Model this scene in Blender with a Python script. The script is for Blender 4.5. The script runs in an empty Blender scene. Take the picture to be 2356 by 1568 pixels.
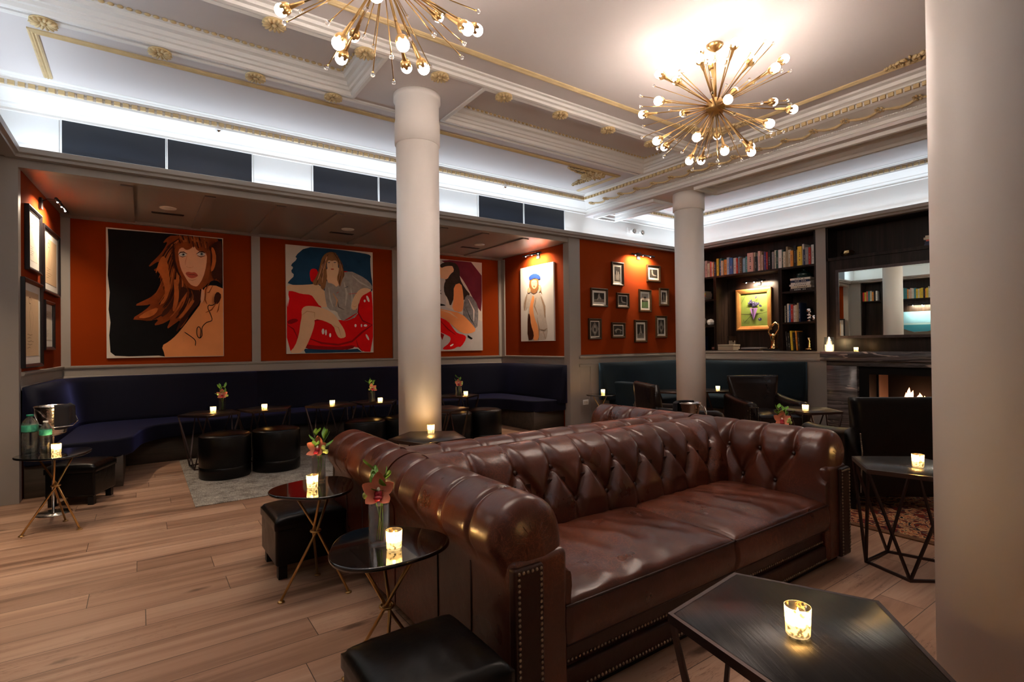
EXPOSURE = 3.18
BULB = 9.5
LED = .32
COVE = 3.4
COVT = 180 - 48
FILL = 310
PICT = 3.4
CANDLE = .11
MIRR = 2.3
FIREL = .3
import bpy, math, random
from mathutils import Vector, Matrix
R = math.radians
PI = math.pi
S = bpy.context.scene
COL = S.collection
random.seed(7)

# ------------------------------------------------------------------ camera
cam_d = bpy.data.cameras.new('camera')
cam = bpy.data.objects.new('camera', cam_d)
COL.objects.link(cam)
YAW, PIT, ROL = R(54.83), R(.437), R(.655)
F0 = Vector((math.cos(YAW), math.sin(YAW), 0)); R0 = Vector((math.sin(YAW), -math.cos(YAW), 0)); Z0 = Vector((0, 0, 1))
Fv = F0 * math.cos(PIT) + Z0 * math.sin(PIT); Uv = -F0 * math.sin(PIT) + Z0 * math.cos(PIT)
Rv = R0 * math.cos(ROL) - Uv * math.sin(ROL); Uv = Uv * math.cos(ROL) + R0 * math.sin(ROL)
cam.matrix_world = Matrix(((Rv.x, Uv.x, -Fv.x, 0), (Rv.y, Uv.y, -Fv.y, 0), (Rv.z, Uv.z, -Fv.z, 1.3), (0, 0, 0, 1)))
cam_d.sensor_width = 36
cam_d.lens = 36 * 1213 / 2356
cam_d.clip_start = .05
S.camera = cam

# ------------------------------------------------------------------ world and exposure
w = bpy.data.worlds.new('world'); S.world = w; w.use_nodes = True
w.node_tree.nodes['Background'].inputs[0].default_value = (.5, .52, .6, 1)
w.node_tree.nodes['Background'].inputs[1].default_value = .05
S.view_settings.view_transform = 'Standard'
S.view_settings.look = 'None'
S.view_settings.gamma = 1
S.view_settings.use_curve_mapping = False
S.view_settings.exposure = EXPOSURE
S.cycles.max_bounces = 8
S.cycles.diffuse_bounces = 4
S.cycles.glossy_bounces = 4
S.cycles.transmission_bounces = 8
S.cycles.transparent_max_bounces = 8
S.cycles.caustics_reflective = False
S.cycles.caustics_refractive = False
S.cycles.sample_clamp_indirect = 4
S.cycles.use_denoising = True
S.cycles.denoising_prefilter = 'ACCURATE'

# ------------------------------------------------------------------ materials
def new_mat(name):
    m = bpy.data.materials.new(name); m.use_nodes = True
    return m, m.node_tree.nodes, m.node_tree.links, m.node_tree.nodes['Principled BSDF']

def mat(name, col, rough=.5, metal=0, spec=.5, sheen=0, sheen_tint=None, coat=0, bump=0, bscale=200, var=0, vscale=4, trans=0, ior=1.45, stretch=None):
    m, N, L, b = new_mat(name)
    c = (*col, 1)
    b.inputs['Base Color'].default_value = c
    b.inputs['Roughness'].default_value = rough
    b.inputs['Metallic'].default_value = metal
    b.inputs['Specular IOR Level'].default_value = spec
    b.inputs['IOR'].default_value = ior
    if trans: b.inputs['Transmission Weight'].default_value = trans
    if sheen:
        b.inputs['Sheen Weight'].default_value = sheen * .6
        b.inputs['Sheen Roughness'].default_value = .4
        if sheen_tint: b.inputs['Sheen Tint'].default_value = (*sheen_tint, 1)
    if coat:
        b.inputs['Coat Weight'].default_value = coat
        b.inputs['Coat Roughness'].default_value = .08
    if bump or var:
        tc = N.new('ShaderNodeTexCoord'); mp = N.new('ShaderNodeMapping')
        L.new(tc.outputs['Object'], mp.inputs[0])
        if stretch: mp.inputs['Scale'].default_value = stretch
    if bump:
        n = N.new('ShaderNodeTexNoise'); n.inputs['Scale'].default_value = bscale; n.inputs['Detail'].default_value = 3
        bp = N.new('ShaderNodeBump'); bp.inputs['Strength'].default_value = bump; bp.inputs['Distance'].default_value = .002
        L.new(mp.outputs[0], n.inputs['Vector']); L.new(n.outputs[0], bp.inputs['Height']); L.new(bp.outputs[0], b.inputs['Normal'])
    if var:
        n = N.new('ShaderNodeTexNoise'); n.inputs['Scale'].default_value = vscale; n.inputs['Detail'].default_value = 4
        L.new(mp.outputs[0], n.inputs['Vector'])
        mx = N.new('ShaderNodeMix'); mx.data_type = 'RGBA'
        mx.inputs[6].default_value = (*[max(0, x * (1 - var)) for x in col], 1)
        mx.inputs[7].default_value = (*[min(1, x * (1 + var)) for x in col], 1)
        L.new(n.outputs[0], mx.inputs[0]); L.new(mx.outputs[2], b.inputs['Base Color'])
    return m

def emit(name, col, strength, base=(.8, .8, .8)):
    m, N, L, b = new_mat(name)
    b.inputs['Base Color'].default_value = (*base, 1)
    b.inputs['Emission Color'].default_value = (*col, 1)
    b.inputs['Emission Strength'].default_value = strength
    return m

def ramp(N, stops):
    r = N.new('ShaderNodeValToRGB'); e = r.color_ramp.elements
    e[0].position, e[0].color = stops[0][0], (*stops[0][1], 1)
    e[1].position, e[1].color = stops[-1][0], (*stops[-1][1], 1)
    for p, c in stops[1:-1]:
        q = e.new(p); q.color = (*c, 1)
    return r

def tex(N, L, kind, vec, **kw):
    n = N.new('ShaderNodeTex' + kind)
    for k, v in kw.items():
        if k in n.inputs: n.inputs[k].default_value = v
        else: setattr(n, k, v)
    L.new(vec, n.inputs['Vector'])
    return n

def mapping(N, L, scale=(1, 1, 1), rot=(0, 0, 0), src='Object'):
    tc = N.new('ShaderNodeTexCoord'); mp = N.new('ShaderNodeMapping')
    mp.inputs['Scale'].default_value = scale; mp.inputs['Rotation'].default_value = rot
    L.new(tc.outputs[src], mp.inputs[0]); return mp.outputs[0]

def mixc(N, L, fac, a, b, mode='MIX'):
    m = N.new('ShaderNodeMix'); m.data_type = 'RGBA'; m.blend_type = mode
    for s, i in ((fac, 0), (a, 6), (b, 7)):
        if hasattr(s, 'links') or hasattr(s, 'is_linked'): L.new(s, m.inputs[i])
        elif i == 0: m.inputs[0].default_value = s
        else: m.inputs[i].default_value = (*s, 1)
    return m.outputs[2]

def leather(name, dark, mid, light, rough=.34, crack=1.0, spec=.6):
    m, N, L, b = new_mat(name)
    v = mapping(N, L)
    n1 = tex(N, L, 'Noise', v, Scale=2.6, Detail=3.0, Roughness=.5)
    r1 = ramp(N, [(.22, dark), (.52, mid), (.85, light)]); L.new(n1.outputs[0], r1.inputs[0])
    # warped crackle veins of worn leather
    def ridge(sc, wd, det, dist, vv):
        n_ = tex(N, L, 'Noise', vv, Scale=sc, Detail=det, Roughness=.55, Distortion=dist)
        r_ = ramp(N, [(.5 - wd, (0, 0, 0)), (.5, (1, 1, 1)), (.5 + wd, (0, 0, 0))]); L.new(n_.outputs[0], r_.inputs[0]); return r_.outputs[0]
    va = mapping(N, L, (1, 1.5, 1), (.3, .2, .7)); vb = mapping(N, L, (1.6, 1, 1), (1.1, .5, .2))
    r2 = mixc(N, L, 1.0, mixc(N, L, 1.0, ridge(15, .016, 2.5, .6, v), ridge(24, .02, 2.5, .8, va), 'LIGHTEN'), ridge(33, .022, 2.0, .5, vb), 'LIGHTEN')
    n3 = tex(N, L, 'Noise', v, Scale=2.2, Detail=2.0)
    r3 = ramp(N, [(.46, (.1, .1, .1)), (.62, (1, 1, 1))]); L.new(n3.outputs[0], r3.inputs[0])
    mm = N.new('ShaderNodeMath'); mm.operation = 'MULTIPLY'; L.new(r2, mm.inputs[0]); L.new(r3.outputs[0], mm.inputs[1])
    m2 = N.new('ShaderNodeMath'); m2.operation = 'MULTIPLY'; L.new(mm.outputs[0], m2.inputs[0]); m2.inputs[1].default_value = .45 * crack
    c = mixc(N, L, m2.outputs[0], r1.outputs[0], tuple(min(1, x * 2.1) for x in light))
    L.new(c, b.inputs['Base Color'])
    n4 = tex(N, L, 'Noise', v, Scale=5.0, Detail=3.0, Roughness=.5)
    rr = N.new('ShaderNodeMapRange'); rr.inputs[3].default_value = rough - .06; rr.inputs[4].default_value = rough + .12
    L.new(n4.outputs[0], rr.inputs[0]); L.new(rr.outputs[0], b.inputs['Roughness'])
    b.inputs['Specular IOR Level'].default_value = spec
    n5 = tex(N, L, 'Noise', v, Scale=260.0, Detail=2.0)
    n6 = tex(N, L, 'Noise', v, Scale=16.0, Detail=3.0, Distortion=.3)
    ad = N.new('ShaderNodeMath'); ad.operation = 'MULTIPLY_ADD'; L.new(n5.outputs[0], ad.inputs[0]); ad.inputs[1].default_value = .03; L.new(n6.outputs[0], ad.inputs[2])
    bp = N.new('ShaderNodeBump'); bp.inputs['Strength'].default_value = .3; bp.inputs['Distance'].default_value = .007
    L.new(ad.outputs[0], bp.inputs['Height']); L.new(bp.outputs[0], b.inputs['Normal'])
    return m

def oak(name, c1, c2, c3, grain_axis=0, scale=1.0, rough=.4, planks=None, bump=.1, spec=.5):
    m, N, L, b = new_mat(name)
    sc = [26 * scale] * 3; sc[grain_axis] = 1.6 * scale
    v = mapping(N, L, tuple(sc))
    base = mapping(N, L)
    off = None
    if planks:
        sx = N.new('ShaderNodeSeparateXYZ'); L.new(base, sx.inputs[0])
        def mth(op, a, b_):
            q = N.new('ShaderNodeMath'); q.operation = op
            for s_, i_ in ((a, 0), (b_, 1)):
                if s_ is None: continue
                if isinstance(s_, (int, float)): q.inputs[i_].default_value = s_
                else: L.new(s_, q.inputs[i_])
            return q.outputs[0]
        row = mth('FLOOR', mth('DIVIDE', sx.outputs[1], planks[1]), None)
        wn = N.new('ShaderNodeTexWhiteNoise'); wn.noise_dimensions = '1D'; L.new(row, wn.inputs['W'])
        cx = N.new('ShaderNodeCombineXYZ'); L.new(mth('ADD', sx.outputs[0], mth('MULTIPLY', wn.outputs[0], 9.7)), cx.inputs[0]); L.new(sx.outputs[1], cx.inputs[1])
        br = tex(N, L, 'Brick', cx.outputs[0], Scale=1.0, **{'Brick Width': planks[0], 'Row Height': planks[1], 'Mortar Size': .0018, 'Mortar Smooth': .1, 'Bias': 0.0})
        br.inputs['Color1'].default_value = (0, 0, 0, 1); br.inputs['Color2'].default_value = (1, 1, 1, 1); br.inputs['Mortar'].default_value = (.5, .5, .5, 1)
        br.offset = 0; br.squash = 1
        v = mixc(N, L, 1.0, v, mixc(N, L, 1.0, br.outputs[0], (37, 19, 5), 'MULTIPLY'), 'ADD')
    n1 = tex(N, L, 'Noise', v, Scale=.55, Detail=8.0, Roughness=.62, Distortion=.9)
    r1 = ramp(N, [(.28, c1), (.5, c2), (.72, c3)]); L.new(n1.outputs[0], r1.inputs[0])
    c = r1.outputs[0]
    if planks:
        n2 = tex(N, L, 'Noise', v, Scale=.16, Detail=3.0, Distortion=1.5)
        r2 = ramp(N, [(.30, (.30, .24, .20)), (.40, (1, 1, 1))]); L.new(n2.outputs[0], r2.inputs[0])
        c = mixc(N, L, .75, c, r2.outputs[0], 'MULTIPLY')
        r3 = ramp(N, [(0, (.66, .62, .6)), (1, (1.0, 1.0, 1.0))]); L.new(br.outputs[0], r3.inputs[0])
        c = mixc(N, L, .8, c, r3.outputs[0], 'MULTIPLY')
        vk = tex(N, L, 'Voronoi', mapping(N, L, (1.1, 3.6, 1)), Scale=1.25, Randomness=1.0)
        nk = tex(N, L, 'Noise', base, Scale=18.0, Detail=3.0)
        mk = N.new('ShaderNodeMath'); mk.operation = 'MULTIPLY_ADD'; L.new(nk.outputs[0], mk.inputs[0]); mk.inputs[1].default_value = .10; L.new(vk.outputs['Distance'], mk.inputs[2])
        rk = ramp(N, [(.10, (.16, .10, .07)), (.17, (1, 1, 1))]); L.new(mk.outputs[0], rk.inputs[0])
        c = mixc(N, L, .8, c, rk.outputs[0], 'MULTIPLY')
        nc = tex(N, L, 'Noise', mapping(N, L, (2.6, 24, 1)), Scale=1.0, Detail=5.0, Roughness=.6, Distortion=.4)
        rc = ramp(N, [(.488, (1, 1, 1)), (.5, (.30, .20, .15)), (.512, (1, 1, 1))]); L.new(nc.outputs[0], rc.inputs[0])
        nm = tex(N, L, 'Noise', base, Scale=1.3, Detail=2.0)
        rm = ramp(N, [(.5, (0, 0, 0)), (.62, (.8, .8, .8))]); L.new(nm.outputs[0], rm.inputs[0])
        c = mixc(N, L, rm.outputs[0], c, mixc(N, L, 1.0, c, rc.outputs[0], 'MULTIPLY'))
        c = mixc(N, L, br.outputs['Fac'], c, tuple(x * .25 for x in c1))
    L.new(c, b.inputs['Base Color'])
    b.inputs['Roughness'].default_value = rough; b.inputs['Specular IOR Level'].default_value = spec
    if bump:
        bp = N.new('ShaderNodeBump'); bp.inputs['Strength'].default_value = bump; bp.inputs['Distance'].default_value = .004
        L.new(n1.outputs[0], bp.inputs['Height']); L.new(bp.outputs[0], b.inputs['Normal'])
    return m

def marble(name):
    m, N, L, b = new_mat(name)
    v = mapping(N, L, (1, .55, 2.6), (R(8), 0, 0))
    n0 = tex(N, L, 'Noise', v, Scale=1.6, Detail=4.0)
    wv = mixc(N, L, .45, v, n0.outputs['Color'], 'ADD')
    wa = tex(N, L, 'Noise', mixc(N, L, 1.0, wv, (1, .45, 3.2), 'MULTIPLY'), Scale=2.6, Detail=9.0, Roughness=.68, Distortion=1.6)
    r = ramp(N, [(.30, (.012, .012, .014)), (.42, (.055, .05, .052)), (.54, (.13, .118, .12)), (.70, (.26, .235, .235))])
    L.new(wa.outputs[0], r.inputs[0])
    n2 = tex(N, L, 'Noise', wv, Scale=5.0, Detail=5.0, Distortion=.6)
    r2 = ramp(N, [(.60, (0, 0, 0)), (.66, (1, 1, 1))]); L.new(n2.outputs[0], r2.inputs[0])
    c = mixc(N, L, r2.outputs[0], r.outputs[0], (.55, .47, .42))
    L.new(c, b.inputs['Base Color']); b.inputs['Roughness'].default_value = .22
    return m

def rug_mat(name, persian=False):
    m, N, L, b = new_mat(name)
    v = mapping(N, L)
    if persian:
        vo = tex(N, L, 'Voronoi', v, Scale=12.0)
        n = tex(N, L, 'Noise', v, Scale=9.0, Detail=2.5, Distortion=2.0)
        r = ramp(N, [(.30, (.008, .02, .035)), (.40, (.22, .02, .008)), (.46, (.02, .05, .07)), (.50, (.75, .42, .2)), (.54, (.28, .03, .01)), (.60, (.7, .45, .24)), (.66, (.01, .015, .03))])
        L.new(n.outputs[0], r.inputs[0])
        r2 = ramp(N, [(0, (.5, .12, .05)), (.5, (.9, .75, .55)), (1, (.3, .5, .6))]); L.new(vo.outputs['Color'], r2.inputs[0])
        c = mixc(N, L, .5, r.outputs[0], r2.outputs[0], 'MULTIPLY')
    else:
        n = tex(N, L, 'Noise', v, Scale=7.0, Detail=8.0, Roughness=.75)
        r = ramp(N, [(.34, (.22, .19, .165)), (.5, (.50, .44, .375)), (.7, (.68, .60, .51))]); L.new(n.outputs[0], r.inputs[0])
        v2 = mapping(N, L, (14, 160, 1))
        n2 = tex(N, L, 'Noise', v2, Scale=1.0, Detail=2.0)
        v3 = mapping(N, L, (160, 14, 1))
        n3 = tex(N, L, 'Noise', v3, Scale=1.0, Detail=2.0)
        r2 = ramp(N, [(.3, (.55, .55, .55)), (.7, (1.15, 1.15, 1.15))]); L.new(n2.outputs[0], r2.inputs[0])
        r3 = ramp(N, [(.3, (.6, .6, .6)), (.7, (1.1, 1.1, 1.1))]); L.new(n3.outputs[0], r3.inputs[0])
        c = mixc(N, L, 1.0, mixc(N, L, 1.0, r.outputs[0], r2.outputs[0], 'MULTIPLY'), r3.outputs[0], 'MULTIPLY')
    L.new(c, b.inputs['Base Color']); b.inputs['Roughness'].default_value = .95; b.inputs['Specular IOR Level'].default_value = .1
    n4 = tex(N, L, 'Noise', v, Scale=300.0)
    bp = N.new('ShaderNodeBump'); bp.inputs['Strength'].default_value = .5; bp.inputs['Distance'].default_value = .003
    L.new(n4.outputs[0], bp.inputs['Height']); L.new(bp.outputs[0], b.inputs['Normal'])
    return m

def velvet(name, col, tint, dirty=.25):
    m = mat(name, col, .8, spec=.25, sheen=1.0, sheen_tint=tint, bump=.25, bscale=350, var=dirty, vscale=3)
    m.node_tree.nodes['Principled BSDF'].inputs['Sheen Roughness'].default_value = .35
    return m

def glass(name, col=(1, 1, 1), rough=0.0, thin=.12):
    # clear glass mixed with a little pass-through so thin panes do not black out
    m, N, L, b = new_mat(name)
    b.inputs['Base Color'].default_value = (*col, 1); b.inputs['Roughness'].default_value = rough
    b.inputs['Transmission Weight'].default_value = 1; b.inputs['IOR'].default_value = 1.45
    t = N.new('ShaderNodeBsdfTransparent'); t.inputs[0].default_value = (*col, 1)
    mx = N.new('ShaderNodeMixShader'); mx.inputs[0].default_value = thin
    out = N['Material Output']
    L.new(b.outputs[0], mx.inputs[1]); L.new(t.outputs[0], mx.inputs[2]); L.new(mx.outputs[0], out.inputs['Surface'])
    return m

def votive_mat():
    m, N, L, b = new_mat('gold_speckled_glass')
    v = mapping(N, L)
    n = tex(N, L, 'Noise', v, Scale=75.0, Detail=2.0)
    r = ramp(N, [(.54, (0, 0, 0)), (.60, (1, 1, 1))]); L.new(n.outputs[0], r.inputs[0])
    b.inputs['Base Color'].default_value = (.85, .55, .16, 1); b.inputs['Metallic'].default_value = .9; b.inputs['Roughness'].default_value = .25
    b.inputs['Emission Color'].default_value = (1, .55, .16, 1); b.inputs['Emission Strength'].default_value = .0
    g = N.new('ShaderNodeBsdfGlossy'); g.inputs['Roughness'].default_value = .05
    t = N.new('ShaderNodeBsdfTransparent'); t.inputs[0].default_value = (1, .86, .55, 1)
    tl = N.new('ShaderNodeBsdfTranslucent'); tl.inputs[0].default_value = (.95, .86, .68, 1)
    mg = N.new('ShaderNodeMixShader'); mg.inputs[0].default_value = .12
    L.new(t.outputs[0], mg.inputs[1]); L.new(g.outputs[0], mg.inputs[2])
    mt = N.new('ShaderNodeMixShader'); mt.inputs[0].default_value = .45; L.new(mg.outputs[0], mt.inputs[1]); L.new(tl.outputs[0], mt.inputs[2])
    mx = N.new('ShaderNodeMixShader'); L.new(r.outputs[0], mx.inputs[0]); L.new(mt.outputs[0], mx.inputs[1])
    ml = N.new('ShaderNodeMixShader'); ml.inputs[0].default_value = .3; L.new(b.outputs[0], ml.inputs[1]); L.new(tl.outputs[0], ml.inputs[2])
    L.new(ml.outputs[0], mx.inputs[2]); L.new(mx.outputs[0], N['Material Output'].inputs['Surface'])
    return m

M = {}
M['white'] = mat('cream_white_paint', (.78, .76, .73), .55, bump=.03, bscale=40)
M['ceil'] = mat('ceiling_paint', (.66, .61, .60), .7, bump=.04, bscale=15)
M['column'] = mat('column_paint', (.88, .83, .79), .45, bump=.06, bscale=22)
M['grey'] = mat('warm_grey_paint', (.31, .275, .25), .42, bump=.03, bscale=60)
M['gilt'] = mat('gilded_plaster', (.62, .47, .25), .55, var=.2, vscale=12)
M['felt'] = mat('orange_felt_wall', (.25, .032, .003), .95, spec=.1, bump=.3, bscale=500, var=.08, vscale=3)
M['navy'] = velvet('navy_velvet', (.0025, .003, .013), (.08, .10, .38))
M['teal'] = velvet('dark_teal_velvet', (.006, .015, .024), (.14, .26, .38), .4)
M['plinth'] = oak('grey_brown_oak_plinth', (.035, .026, .02), (.06, .045, .033), (.085, .062, .046), 0, 1, .5)
M['floor'] = oak('wide_oak_floorboards', (.30, .155, .092), (.55, .325, .21), (.70, .46, .32), 0, .55, .42, planks=(2.1, .19), bump=.08)
M['darkwood'] = oak('dark_walnut_panelling', (.006, .0035, .003), (.015, .009, .007), (.034, .02, .015), 2, .8, .38, bump=.05, spec=.22)
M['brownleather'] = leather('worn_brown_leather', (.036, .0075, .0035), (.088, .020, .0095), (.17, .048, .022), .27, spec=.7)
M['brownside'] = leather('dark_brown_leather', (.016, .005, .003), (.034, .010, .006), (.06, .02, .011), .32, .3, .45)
M['blackleather'] = leather('black_leather', (.002, .0018, .0018), (.0035, .003, .003), (.006, .005, .0045), .28, 0, .28)
M['espresso'] = leather('espresso_leather', (.005, .0025, .002), (.010, .005, .004), (.02, .009, .006), .27, .3, .35)
M['brass'] = mat('aged_brass', (.62, .40, .16), .3, metal=1, var=.2, vscale=9)
M['nail'] = mat('antique_brass_nail', (.42, .34, .24), .32, metal=1)
M['bronze'] = mat('dark_bronze_metal', (.075, .05, .045), .34, metal=.85)
M['iron'] = mat('black_iron', (.012, .011, .012), .4, metal=.4)
M['blackglass'] = mat('polished_black_top', (.004, .004, .005), .03, spec=.9, coat=.6)
M['ashtop'] = oak('ebonised_ash_top', (.005, .0045, .005), (.012, .010, .010), (.026, .022, .021), 0, 3.2, .30, bump=.35, spec=.4)
M['crystal'] = glass('clear_crystal', thin=.05)
M['glass'] = glass('clear_glass', (.97, .99, .98), thin=.6)
M['vaseglass'] = glass('vase_glass', (.97, .99, .99), thin=.45)
M['plastic'] = glass('clear_bottle_plastic', (.96, .99, .99), .02, thin=.5)
M['votive'] = votive_mat()
M['wax'] = emit('candle_wax', (1, .74, .42), .55, (.9, .8, .6))
M['flame'] = emit('candle_flame', (1, .72, .38), 60)
M['fire'] = emit('gas_fire_flame', (1, .36, .15), .8)
M['firecore'] = emit('gas_fire_core', (1, .68, .45), 1.6)
M['bulb'] = emit('warm_globe_bulb', (1, .84, .72), BULB)
M['led'] = emit('cool_led_strip', (.80, .90, 1.0), LED)
M['lens'] = emit('lamp_lens', (1, .93, .85), 25)
M['down'] = emit('fill_lamp_lens', (1, .935, .885), FILL)  # glowing disc of the fill lamps added on the ceiling
M['marble'] = marble('grey_figured_marble')
M['rug'] = rug_mat('greige_distressed_rug')
M['persian'] = rug_mat('persian_rug', True)
M['mirror'] = mat('mirror_glass', (.86, .95, .9), .0, metal=1)
M['navyglass'] = mat('navy_glazed_panel', (.010, .014, .022), .28, spec=.6, bump=.2, bscale=300, var=.5, vscale=1.5)
M['panelwhite'] = mat('frosted_white_panel', (.80, .82, .83), .35, coat=.2)
M['silver'] = mat('hammered_silver', (.72, .68, .64), .18, metal=1, bump=.9, bscale=70)
M['chrome'] = mat('chrome', (.8, .78, .76), .08, metal=1)
M['napkin'] = mat('black_linen_napkin', (.012, .010, .014), .85, bump=.3, bscale=300)
M['goldframe'] = mat('gold_leaf_frame', (.60, .30, .09), .34, metal=.75, var=.3, vscale=14)
M['oldframe'] = mat('brown_gilt_frame', (.055, .028, .012), .38, metal=.3, var=.6, vscale=30)
M['blackframe'] = mat('black_picture_frame', (.012, .010, .012), .3)
M['mat_board'] = mat('ivory_mount', (.78, .73, .64), .9)
M['firebox'] = mat('black_firebox_steel', (.005, .0045, .0045), .6, spec=.15)
M['goldpolish'] = mat('polished_gold', (.86, .58, .26), .16, metal=1)
M['greenglaze'] = mat('dark_green_glaze', (.006, .028, .026), .15, coat=.7)
M['shag'] = mat('beige_shagreen', (.30, .25, .19), .6, bump=.4, bscale=250)
M['outlet'] = mat('white_plastic', (.85, .83, .8), .4)
M['petal'] = mat('salmon_orchid_petal', (.72, .24, .14), .5, spec=.3, var=.3, vscale=25)
M['lip'] = mat('crimson_orchid_lip', (.36, .01, .025), .45)
M['leaf'] = mat('fresh_green_leaf', (.13, .30, .035), .45, var=.3, vscale=30)
M['bud'] = mat('pale_green_bud', (.50, .60, .16), .5)
M['capgreen'] = mat('green_cap', (.01, .20, .12), .4)
M['labelgreen'] = mat('green_bottle_label', (.05, .32, .20), .5, var=.6, vscale=60)
M['page'] = mat('book_pages', (.62, .55, .45), .8)
M['felt2'] = M['felt']

# ------------------------------------------------------------------ mesh collector
class MB:
    def __init__(s): s.v = []; s.f = []; s.m = []; s.sm = []
    def add(s, vs, fs, mi=0, smooth=False, X=None):
        o = len(s.v)
        s.v += [tuple(X @ Vector(p)) if X is not None else tuple(p) for p in vs]
        s.f += [tuple(i + o for i in f) for f in fs]; s.m += [mi] * len(fs); s.sm += [smooth] * len(fs)
        return s
    def box(s, a, b, mi=0, X=None):
        x0, y0, z0 = a; x1, y1, z1 = b
        vs = [(x0, y0, z0), (x1, y0, z0), (x1, y1, z0), (x0, y1, z0), (x0, y0, z1), (x1, y0, z1), (x1, y1, z1), (x0, y1, z1)]
        return s.add(vs, [(0, 3, 2, 1), (4, 5, 6, 7), (0, 1, 5, 4), (1, 2, 6, 5), (2, 3, 7, 6), (3, 0, 4, 7)], mi, False, X)
    def prism(s, poly, z0, z1, mi=0, X=None):
        n = len(poly)
        vs = [(x, y, z0) for x, y in poly] + [(x, y, z1) for x, y in poly]
        fs = [tuple(range(n - 1, -1, -1)), tuple(range(n, 2 * n))] + [(i, (i + 1) % n, n + (i + 1) % n, n + i) for i in range(n)]
        return s.add(vs, fs, mi, False, X)
    def tube(s, pts, r, n=8, mi=0, caps=True, square=False):
        pts = [Vector(p) for p in pts]; rs = r if isinstance(r, (list, tuple)) else [r] * len(pts)
        vs = []; ref = None
        for i, p in enumerate(pts):
            d = (pts[min(i + 1, len(pts) - 1)] - pts[max(i - 1, 0)]).normalized()
            if ref is None:
                ref = d.orthogonal().normalized() if abs(d.z) > .95 else Vector((0, 0, 1)).cross(d).normalized()
            a = (ref - d * ref.dot(d)).normalized(); ref = a; c = d.cross(a)
            for k in range(n):
                t = 2 * PI * (k + (.5 if square else 0)) / n
                vs.append(p + a * (rs[i] * math.cos(t)) + c * (rs[i] * math.sin(t)))
        fs = [(i * n + k, i * n + (k + 1) % n, (i + 1) * n + (k + 1) % n, (i + 1) * n + k) for i in range(len(pts) - 1) for k in range(n)]
        if caps: fs += [tuple(range(n - 1, -1, -1)), tuple(range((len(pts) - 1) * n, len(pts) * n))]
        return s.add(vs, fs, mi, not square)
    def lathe(s, prof, c=(0, 0, 0), n=24, mi=0, X=None, smooth=True, sq=None):
        vs = []; fs = []
        for r, z in prof:
            for k in range(n):
                t = 2 * PI * k / n; q = r
                if sq: q = r / (abs(math.cos(t)) ** sq + abs(math.sin(t)) ** sq) ** (1 / sq)
                vs.append((c[0] + q * math.cos(t), c[1] + q * math.sin(t), c[2] + z))
        for i in range(len(prof) - 1):
            for k in range(n): fs.append((i * n + k, i * n + (k + 1) % n, (i + 1) * n + (k + 1) % n, (i + 1) * n + k))
        if prof[0][0] > 1e-6: fs.append(tuple(range(n - 1, -1, -1)))
        if prof[-1][0] > 1e-6: fs.append(tuple(range((len(prof) - 1) * n, len(prof) * n)))
        return s.add(vs, fs, mi, smooth, X)
    def ball(s, c, r, n=10, mi=0, sc=(1, 1, 1), X=None):
        h = max(4, n // 2); prof = [(max(1e-7, math.sin(PI * i / h)), -math.cos(PI * i / h)) for i in range(h + 1)]
        vs = []; fs = []
        for q, z in prof:
            for k in range(n):
                t = 2 * PI * k / n; vs.append((c[0] + r * sc[0] * q * math.cos(t), c[1] + r * sc[1] * q * math.sin(t), c[2] + r * sc[2] * z))
        for i in range(h):
            for k in range(n): fs.append((i * n + k, i * n + (k + 1) % n, (i + 1) * n + (k + 1) % n, (i + 1) * n + k))
        return s.add(vs, fs, mi, True, X)
    def grid(s, fn, nu, nv, mi=0, smooth=True, X=None, flip=False):
        vs = [fn(i / (nu - 1), j / (nv - 1)) for i in range(nu) for j in range(nv)]
        fs = []
        for i in range(nu - 1):
            for j in range(nv - 1):
                q = (i * nv + j, (i + 1) * nv + j, (i + 1) * nv + j + 1, i * nv + j + 1)
                fs.append(q[::-1] if flip else q)
        return s.add(vs, fs, mi, smooth, X)
    def sweep(s, path, prof, closed=False, side=1, mi=0, X=None, cprof=True, smooth=False):
        """prof points (d, z): d is the offset to the left of the path (side=1), mitred at corners"""
        n = len(path); P = [Vector((p[0], p[1])) for p in path]; z0s = [p[2] if len(p) > 2 else 0 for p in path]
        vs = []; k = len(prof)
        for i in range(n):
            dp = (P[i] - P[i - 1]).normalized() if (closed or i > 0) else None
            dn = (P[(i + 1) % n] - P[i]).normalized() if (closed or i < n - 1) else None
            a = dp or dn; b = dn or dp
            na = Vector((-a.y, a.x)) * side; nb = Vector((-b.y, b.x)) * side
            m = (na + nb); m = m / max(1e-6, m.dot(na))
            for d, z in prof: vs.append((P[i].x + m.x * d, P[i].y + m.y * d, z0s[i] + z))
        fs = []
        for i in range(n if closed else n - 1):
            j = (i + 1) % n
            for q in range(k if cprof else k - 1):
                q2 = (q + 1) % k
                fs.append((i * k + q, j * k + q, j * k + q2, i * k + q2) if side > 0 else (i * k + q, i * k + q2, j * k + q2, j * k + q))
        if cprof and not closed:
            fs += [tuple(range(k)), tuple(range((n - 1) * k + k - 1, (n - 1) * k - 1, -1))]
        return s.add(vs, fs, mi, smooth, X)
    def build(s, name, mats, parent=None, bevel=0, seg=2, subd=0, fix=False):
        me = bpy.data.meshes.new(name); me.from_pydata(s.v, [], s.f)
        for x in (mats if isinstance(mats, (list, tuple)) else [mats]): me.materials.append(x)
        me.polygons.foreach_set('material_index', s.m); me.polygons.foreach_set('use_smooth', s.sm)
        if fix:
            import bmesh
            bm = bmesh.new(); bm.from_mesh(me); bmesh.ops.remove_doubles(bm, verts=bm.verts, dist=1e-5)
            bmesh.ops.recalc_face_normals(bm, faces=bm.faces); bm.to_mesh(me); bm.free()
        me.update()
        o = bpy.data.objects.new(name, me); COL.objects.link(o)
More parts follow.
